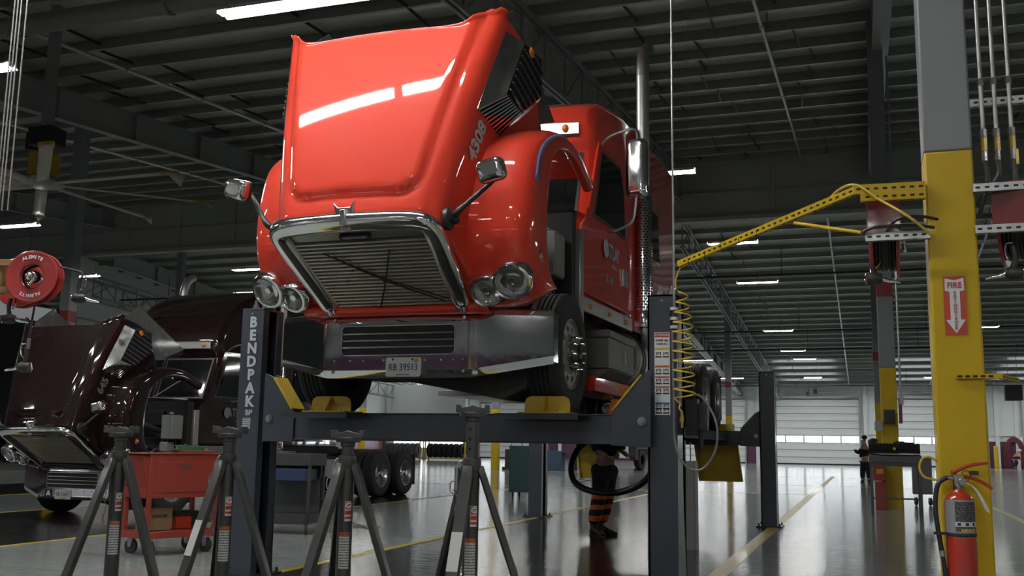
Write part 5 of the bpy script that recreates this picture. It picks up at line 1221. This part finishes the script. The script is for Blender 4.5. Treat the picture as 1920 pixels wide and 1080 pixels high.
# ------------------------------------------------------------ pipes under the roof
b = B(); b.cyl((-24,0,0),(4,0,0),.17,n=20)
for x in (-20,-16.2,-13.2,-10.2,-7.2,-4,-1): b.lathe([(.19,-.05),(.19,.05)], (x,0,0), 'x', 20); b.cyl((x,0,.17),(x,0,1.9),.012,n=6)
tag(obj('roof_duct', b, mat('duct_grey', (.17,.18,.17), .4, .3), loc=(0,12.5,8.05)), 'thick round pale pipe across the roof at the upper left', 'duct')
def run(name, x, y0, z0, y1, z1, r, label, m=GALV, grp='thin conduits along the roof'):
    b = B(); b.cyl((0,0,0),(0,y1-y0,z1-z0),r,n=8); n = int((y1-y0)/3)
    for k in range(n): t_ = (k+.5)/n; b.cyl((0,(y1-y0)*t_-.05,(z1-z0)*t_),(0,(y1-y0)*t_+.05,(z1-z0)*t_),r*1.5,n=8)
    return tag(obj(name, b, m, loc=(x,y0,z0)), label, 'pipe', grp)
run('conduit', -1.9, 8, zn(8)-.45, 39.8, zn(39.8)-.45, .045, 'long pale conduit running down the roof right of the exhaust stack')
run('conduit', -1.1, 40.3, zf(40.3)-.5, 87.5, zf(87.5)-.5, .045, 'pale conduit below the roof step above the far lift post')
run('conduit', 4.9, 40.3, zf(40.3)-.5, 87.5, zf(87.5)-.5, .045, 'pale conduit under the far roof seen left of the yellow column')
run('conduit', -17.3, 6, zn(6)-.5, 39.8, zn(39.8)-.5, .05, 'pipe along the roof above the fan left of the red hood')
run('conduit', -24.5, 12, zn(12)-.5, 39.8, zn(39.8)-.5, .05, 'pipe along the roof under the dark rafter at left')
run('conduit', 6.2, 6, zn(6)-2.2, 39.8, zn(39.8)-.5, .05, 'slanting conduit at the right edge behind the vertical pipes')
run('conduit', -9.9, 40.3, zf(40.3)-1.6, 87.5, zf(87.5)-1.0, .05, 'pale pipe below the far rafter right of the coiled hose')
def sprk(y, z, x0, x1, label):
    b = B(); b.cyl((x0,0,0),(x1,0,0),.045,n=8)
    for k in range(int((x1-x0)/6)): b.cyl((x0+3+6*k,0,0),(x0+3+6*k,0,1.2),.015,n=6)
    tag(obj('sprinkler_pipe', b, mat('black_pipe', (.02,.02,.02), .5), loc=(0,y,z)), label, 'pipe', 'black sprinkler mains across the hall')
sprk(42, 8.25, -36, 20, 'nearest black main crossing behind the yellow boom'); sprk(53.2, 7.2, -36, 20, 'second black main crossing the far roof'); sprk(61.2, 7.0, -36, 20, 'third black main crossing the far roof'); sprk(80, 6.0, -36, 20, 'lowest black main in front of the dock doors')
# ------------------------------------------------------------ background left: tyre racks, truck, white bay
def tyre_rack(x, y, label, n=7, m=RUBBER):
    t = thing('tyre_rack', label, 'rack', (x, y, 0), 0, 'yellow racks of tyres'); b = B()
    for xx in (0, 3.3):
        for yy in (0, 1.0): b.box((xx-.04,yy-.04,0),(xx+.04,yy+.04,1.5))
    for z in (.15, 1.45): b.box((0,-.04,z-.03),(3.3,.04,z+.03)); b.box((0,.96,z-.03),(3.3,1.04,z+.03))
    obj('frame', b, YEL, t)
    first = None
    for k in range(n):
        if first is None: first = obj('stored_tyre', tyre_mesh(-.14,.14,.52,.27), m, loc=(x+.35+.42*k, y+.5, .72)); o = first
        else: o = first.copy(); COL.objects.link(o); o.location = (x+.35+.42*k, y+.5, .72)
        tag(o, '%s tyre from the left in the %s' % (('first','second','third','fourth','fifth','sixth','seventh')[k], label.split(' far ')[0]), 'tyre', 'tyres in the yellow racks')
tyre_rack(-34.8, 70, 'yellow rack of grey tyres far behind the third jack stand', 7, mat('tyre_grey', (.10,.105,.115), .6)); tyre_rack(-31.2, 70, 'yellow rack of black tyres far behind the rightmost jack stand', 7)
b = B(); b.box((0,0,0),(6.5,.3,6.0)); b.box((-.6,0,0),(-.2,.4,6.2)); b.m = 1; b.box((.2,-.02,.9),(6.3,0,1.7)); tag(obj('white_partition', b, [WALLW, PANE], loc=(-37.2,77,0)), 'large white partition wall with a bright opening far behind the lift', 'partition')
def far_truck(x, y, rz, label, body):
    t = thing('parked_truck', label, 'truck', (x, y, 0), rz)
    b = B(); b.box((-1.1,0,1.0),(1.1,5.5,3.4)); obj('body', b, body, t, bev=.1); b = B(); b.box((-1.15,-.1,.55),(1.15,.3,1.1)); b.box((-.9,.2,.8),(.9,8,1.1)); obj('chassis', b, UNDER, t)
    b = B(); b.box((.25,-.13,.62),(.75,-.11,1.1+.25)); obj('white_panel', b, WHITE, t)
    for s in (-1, 1):
        for yy in (.9, 6.2): obj('wheel', tyre_mesh(-.3,0,.52,.26), RUBBER, t, loc=(s*1.15,yy,.52), rot=(0,0,0 if s > 0 else pi))
far_truck(-12.4, 52.5, R(-8), 'dark truck parked far behind the worker legs', mat('far_truck_dark', (.03,.032,.035), .5))
t = thing('floor_machine', 'dark low floor machine beside the far left lift post', 'machine', (-14.2,50,0)); b = B(); b.box((0,0,.3),(1.5,1.2,.62)); b.box((.2,.1,.62),(1.2,1.1,1.15)); obj('body', b, DKCART, t, bev=.05)
b = B(); b.cyl((.3,-.05,.25),(.3,.25,.25),.25,n=16); b.cyl((1.2,-.05,.25),(1.2,.25,.25),.25,n=16); obj('wheels', b, RUBBER, t)
t = thing('parts_shelf', 'pale slim shelf rack right of the far left lift post', 'rack', (-7.32,26.5,0)); b = B(); b.box((0,0,0),(.05,.4,1.75)); b.box((.22,0,0),(.27,.4,1.75))
for q in range(9): b.box((0,0,.3+.16*q),(.27,.4,.32+.16*q))
obj('shelves', b, WHITE, t)
t = thing('grease_drum_cart', 'clutter of dark drum and hoses beside the distant yellow column', 'drum', (-16.9,47.4,0)); b = B(); b.cyl((.3,.3,.15),(.3,.3,1.0),.25,n=20); b.box((0,0,0),(1.3,.7,.15)); b.box((.75,.1,.15),(1.2,.6,.9)); obj('drum', b, DKCART, t); b = B(); b.tube(crom([(.3,.3,1.0),(.6,.2,1.6),(1.0,.2,1.2),(1.1,.3,.9)], 6), .03, 8); obj('drum_hose', b, GALV, t)
b = B(); b.box((0,0,0),(1.1,.6,.9)); b.box((-.1,0,.9),(1.5,.7,.96)); tag(obj('workbench', b, mat('bench_blue', (.05,.08,.14), .5), loc=(-15.2,48.2,0)), 'low blue grey workbench right of the distant yellow column', 'bench')
t = thing('tool_trolley', 'pale rack of welding bottles and trolleys below the far lift beam', 'trolley', (-12.2,82,0)); b = B(); b.box((0,0,0),(1.0,.6,1.9)); obj('chest', b, WHITE, t, bev=.02); b = B(); b.cyl((1.5,.3,.0),(1.3,.3,1.7),.16,n=14); b.cyl((2.2,.3,.0),(2.0,.3,1.9),.16,n=14); obj('gas_bottles', b, REELR, t)
# background right
for x, lab in ((9.55,'left'),(13.1,'right')):
    b = B(); b.cyl((0,0,0),(0,0,1.65),.16,n=20); b.sph((0,0,1.65),.16,16,6,(1,1,.5)); tag(obj('bollard', b, YEL, loc=(x-.15,86.2,0)), 'yellow bollard '+lab+' of the crouching worker by the far wall', 'bollard', 'yellow bollards at the far wall')
t = thing('unit_heater', 'dark grey box heater hanging near the far wall at right', 'heater', (7.15,60,3.98)); b = B(); b.box((0,0,0),(.85,.6,.85)); obj('housing', b, DKCART, t, bev=.03); b = B(); b.cyl((.2,.3,.85),(.2,.3,4.98),.015,n=6); obj('hanger', b, GALV, t); b = B(); b.cyl((.65,.3,.85),(.65,.3,4.98),.015,n=6); obj('hanger', b, GALV, t)
t = thing('hose_hanger', 'maroon hose looped on the far wall behind the crouching worker', 'hose', (10.8,87.6,1.2)); b = B()
for q in range(4): b.tube(crom([(-.7+.12*q,0,-1.1),(-.6+.1*q,0,.5),(0,0,1.2-.1*q),(.7-.1*q,0,.6),(.9-.1*q,0,-1.1)], 6), .05, 8)
obj('hose_loops', b, mat('maroon_hose', (.16,.03,.035), .5), t)
# ============================================================ people
def skin_obj(name, pts, edges, rad, m, par, root=0, lv=2):
    me = bpy.data.meshes.new(name); me.from_pydata(pts, edges, []); me.update()
    o = bpy.data.objects.new(name, me); COL.objects.link(o); o.parent = par; me.materials.append(m)
    sk = o.modifiers.new('skin', 'SKIN'); sk.use_smooth_shade = True
    for i, r_ in enumerate(rad):
        me.skin_vertices[0].data[i].radius = r_ if isinstance(r_, tuple) else (r_, r_)
    me.skin_vertices[0].data[root].use_root = True
    ss = o.modifiers.new('sub', 'SUBSURF'); ss.levels = lv; ss.render_levels = lv
    return o
def stripes_mat(name, base, band, zs):
    m, nt, bs = nm(name); N = nt.nodes; L = nt.links
    tc = N.new('ShaderNodeTexCoord'); sp = N.new('ShaderNodeSeparateXYZ'); L.new(tc.outputs['Object'], sp.inputs[0])
    wv = N.new('ShaderNodeTexNoise'); wv.inputs['Scale'].default_value = 5; L.new(tc.outputs['Object'], wv.inputs['Vector'])
    ad = N.new('ShaderNodeMath'); ad.operation = 'MULTIPLY_ADD'; ad.inputs[1].default_value = .035; L.new(wv.outputs[0], ad.inputs[0]); L.new(sp.outputs[2], ad.inputs[2])
    acc = None
    for a, c in zs:
        g = N.new('ShaderNodeMath'); g.operation = 'GREATER_THAN'; g.inputs[1].default_value = a+.017; L.new(ad.outputs[0], g.inputs[0])
        l = N.new('ShaderNodeMath'); l.operation = 'LESS_THAN'; l.inputs[1].default_value = c+.017; L.new(ad.outputs[0], l.inputs[0])
        p = N.new('ShaderNodeMath'); p.operation = 'MULTIPLY'; L.new(g.outputs[0], p.inputs[0]); L.new(l.outputs[0], p.inputs[1])
        if acc is None: acc = p
        else: q = N.new('ShaderNodeMath'); q.operation = 'ADD'; L.new(acc.outputs[0], q.inputs[0]); L.new(p.outputs[0], q.inputs[1]); acc = q
    mx = N.new('ShaderNodeMix'); mx.data_type = 'RGBA'; mx.inputs[6].default_value = (*base, 1); mx.inputs[7].default_value = (*band, 1); L.new(acc.outputs[0], mx.inputs[0]); L.new(mx.outputs[2], bs.inputs['Base Color']); bs.inputs['Roughness'].default_value = .8
    t2 = N.new('ShaderNodeTexNoise'); t2.inputs['Scale'].default_value = 9; L.new(tc.outputs['Object'], t2.inputs['Vector']); bp = N.new('ShaderNodeBump'); bp.inputs['Strength'].default_value = .5; bp.inputs['Distance'].default_value = .03; L.new(t2.outputs[0], bp.inputs['Height']); L.new(bp.outputs[0], bs.inputs['Normal'])
    return m
def boot(par, x, y, rz, m=BOOT):
    b = B(); prof = [(-.13,.045,.10),(-.10,.052,.13),(-.02,.050,.12),(.06,.050,.085),(.12,.054,.07),(.17,.045,.055),(.19,.02,.04)]
    b.grid(len(prof), 12, lambda i, j: V((prof[i][0], prof[i][1]*cos(2*pi*j/12), .012+max(0, prof[i][2]*.5+prof[i][2]*.5*sin(2*pi*j/12)))), cv=True)
    b.add([(-.13,0,.06)]+[V((-.13,.045*cos(2*pi*j/12),.012+.05+.05*sin(2*pi*j/12))) for j in range(12)], [(0,(j+1)%12+1,j+1) for j in range(12)])
    b.cyl((-.07,0,.08),(-.08,0,.22),.055,.058,16); b.prism([(-.135,-.045),(-.135,.045),(.1,.058),(.17,.045),(.2,0),(.17,-.045),(.1,-.058)][::-1], 0, .02, 'z')
    return obj('boot', b, m, par, loc=(x, y, 0), rot=(0,0,rz), sharp=60)
WK = thing('person', 'person in navy trousers with orange bands standing under the raised truck', 'person', (-3.46, 13.9, 0), R(-30))
# facing right/away (towards +x), leaning left at the feet; body as one continuous figure
P = [(.03,0,.98),(.05,0,1.12),(.06,.0,1.30),(.05,0,1.46),(.07,0,1.53),(.10,0,1.62),(.10,0,1.71),
     (.00,.09,.90),(-.04,.10,.50),(-.14,.10,.13),(.05,-.09,.90),(.02,-.10,.50),(-.08,-.12,.13),
     (.05,.19,1.42),(.10,.24,1.18),(.26,.20,1.10),(.05,-.19,1.42),(.10,-.25,1.17),(.28,-.20,1.08)]
Eg = [(0,1),(1,2),(2,3),(3,4),(4,5),(5,6),(0,7),(7,8),(8,9),(0,10),(10,11),(11,12),(3,13),(13,14),(14,15),(3,16),(16,17),(17,18)]
rad = [(.11,.14),(.11,.14),(.11,.15),(.07,.10),.06,.085,.08,.10,.07,.05,.10,.07,.05,.06,.045,.032,.06,.045,.032]
skin_obj('body', P, Eg, rad, SKIN, WK)
TRM = stripes_mat('banded_trousers', (.008,.009,.02), (.62,.11,.025), [(.20,.275),(.36,.425),(.50,.565)])
skin_obj('trousers', [(.03,0,1.02),(.02,.0,.93),(-.005,.09,.80),(-.03,.10,.52),(-.09,.10,.32),(-.13,.10,.15),(.045,-.09,.80),(.02,-.10,.52),(-.04,-.11,.32),(-.08,-.12,.13)],
         [(0,1),(1,2),(2,3),(3,4),(4,5),(1,6),(6,7),(7,8),(8,9)], [(.16,.20),(.165,.20),.135,.110,.10,.095,.135,.110,.10,.095], TRM, WK)
skin_obj('jacket', [(.03,0,1.06),(.05,0,1.20),(.06,0,1.36),(.05,0,1.47),(.05,.20,1.43),(.09,.25,1.22),(.13,.25,1.15),(.05,-.20,1.43),(.09,-.26,1.22),(.13,-.26,1.15)],
         [(0,1),(1,2),(2,3),(3,4),(4,5),(5,6),(3,7),(7,8),(8,9)], [(.16,.19),(.155,.19),(.15,.19),(.09,.14),.085,.07,.065,.085,.07,.065], NAVY, WK)
def hand(par, o, d, side):
    """palm with four curled fingers and a thumb; d = forward direction"""
    o = V(o); d = V(d).normalized(); s = V((0,0,1)).cross(d).normalized()*side; n_ = d.cross(s).normalized()
    b = B(); b.sph((0,0,0), 1, 12, 8); b.v = [o+d*.045+d*v_.x*.05+s*v_.y*.042+n_*v_.z*.016 for v_ in b.v]
    for k in range(4):
        r0 = o+d*.085+s*(-.030+.02*k); L_ = (.07,.08,.075,.06)[k]; b.tube([r0-d*.02, r0+d*L_*.4-n_*.006, r0+d*L_*.65-n_*.03, r0+d*L_*.6-n_*.055], [.010,.009,.0085,.007], 8)
    b.tube([o+d*.02+s*-.035, o+d*.05+s*-.06-n_*.01, o+d*.085+s*-.062-n_*.02], [.012,.010,.008], 8)
    obj('hand', b, SKIN, par, sharp=80)
hand(WK, (.27,.20,1.10), (1,-.2,-.1), 1); hand(WK, (.29,-.20,1.08), (1,.1,-.2), -1)
boot(WK, -.06, .10, R(10)); boot(WK, -.01, -.12, R(-18))
b = B(); b.sph((0,0,0), .10, 16, 8, (1,.9,.8)); obj('hard_hat', b, WHITE, WK, loc=(.10,0,1.74))
b = B(); b.tube(crom([(-3.0,11.6,1.32),(-3.12,11.4,1.20),(-3.16,11.2,1.0),(-3.06,11.0,.82),(-2.82,10.9,.73),(-2.5,10.9,.74),(-2.2,10.8,.9),(-2.05,10.7,1.25)], 8), .035, 12); tag(obj('black_hose', b, mat('black_hose', (.015,.015,.016), .4)), 'thick black hose looping down below the lift beam beside the worker', 'hose')
# distant crouching worker and dark figure
CW = thing('person', 'person in navy jacket with orange bands crouching at the far right wall', 'person', (10.6,86.6,0), 0)
skin_obj('body', [(0,0,.55),(.10,0,.85),(.25,0,1.10),(.36,0,1.22),(.45,0,1.34),(.25,.15,.55),(.10,.15,.08),(.25,-.15,.5),(.05,-.15,.08),(.30,.24,.95),(.50,.2,.70),(.30,-.24,.95),(.5,-.2,.70)],
         [(0,1),(1,2),(2,3),(3,4),(0,5),(5,6),(0,7),(7,8),(2,9),(9,10),(2,11),(11,12)], [(.16,.18),(.16,.2),(.14,.2),.07,.12,.11,.08,.11,.08,.07,.05,.07,.05], SKIN, CW)
skin_obj('jacket', [(0,0,.60),(.10,0,.85),(.24,0,1.08),(.30,.24,.95),(.46,.2,.74),(.30,-.24,.95),(.46,-.2,.74)], [(0,1),(1,2),(2,3),(3,4),(2,5),(5,6)], [(.20,.24),(.2,.25),(.17,.24),.10,.07,.10,.07], stripes_mat('banded_jacket', (.01,.012,.03), (.75,.14,.03), [(.66,.76),(.93,1.03)]), CW)
skin_obj('trousers', [(0,0,.58),(.26,.15,.56),(.10,.15,.12),(.26,-.15,.5),(.05,-.15,.12)], [(0,1),(1,2),(0,3),(3,4)], [(.19,.2),.14,.10,.14,.10], NAVY, CW)
b = B(); b.sph((0,0,0), .15, 14, 8, (1,1,.75)); obj('helmet', b, WHITE, CW, loc=(.47,0,1.40))
DP = thing('person', 'person in dark clothes standing left of the shop desk beyond the banded column', 'person', (-.05,41.5,0), 0)
skin_obj('body', [(0,0,.95),(0,0,1.2),(-.02,0,1.4),(-.02,0,1.52),(-.0,0,1.66),(.1,0,.5),(.12,0,.08),(-.1,.05,.5),(-.12,.08,.08),(.22,0,1.1),(.2,0,.9),(-.24,0,1.12),(-.4,0,1.25)],
         [(0,1),(1,2),(2,3),(3,4),(0,5),(5,6),(0,7),(7,8),(2,9),(9,10),(2,11),(11,12)], [(.12,.10),(.12,.10),(.12,.09),.05,.09,.09,.06,.09,.06,.06,.04,.06,.04], SKIN, DP)
skin_obj('jacket', [(0,0,.95),(0,0,1.2),(-.02,0,1.42),(.22,0,1.12),(.2,0,.95),(-.24,0,1.12),(-.36,0,1.22)], [(0,1),(1,2),(2,3),(3,4),(2,5),(5,6)], [(.2,.16),(.2,.16),(.2,.15),.08,.07,.08,.07], NAVY, DP)
skin_obj('trousers', [(0,0,.95),(.1,0,.5),(.12,0,.14),(-.1,.05,.5),(-.12,.08,.14)], [(0,1),(1,2),(0,3),(3,4)], [(.18,.15),.11,.09,.11,.09], NAVY, DP)
boot(DP, .12, 0, R(-80)); boot(DP, -.12, .08, R(-100)); b = B(); b.sph((0,0,0), .11, 12, 8, (1,1,.8)); obj('cap', b, BLACK, DP, loc=(0,0,1.72))
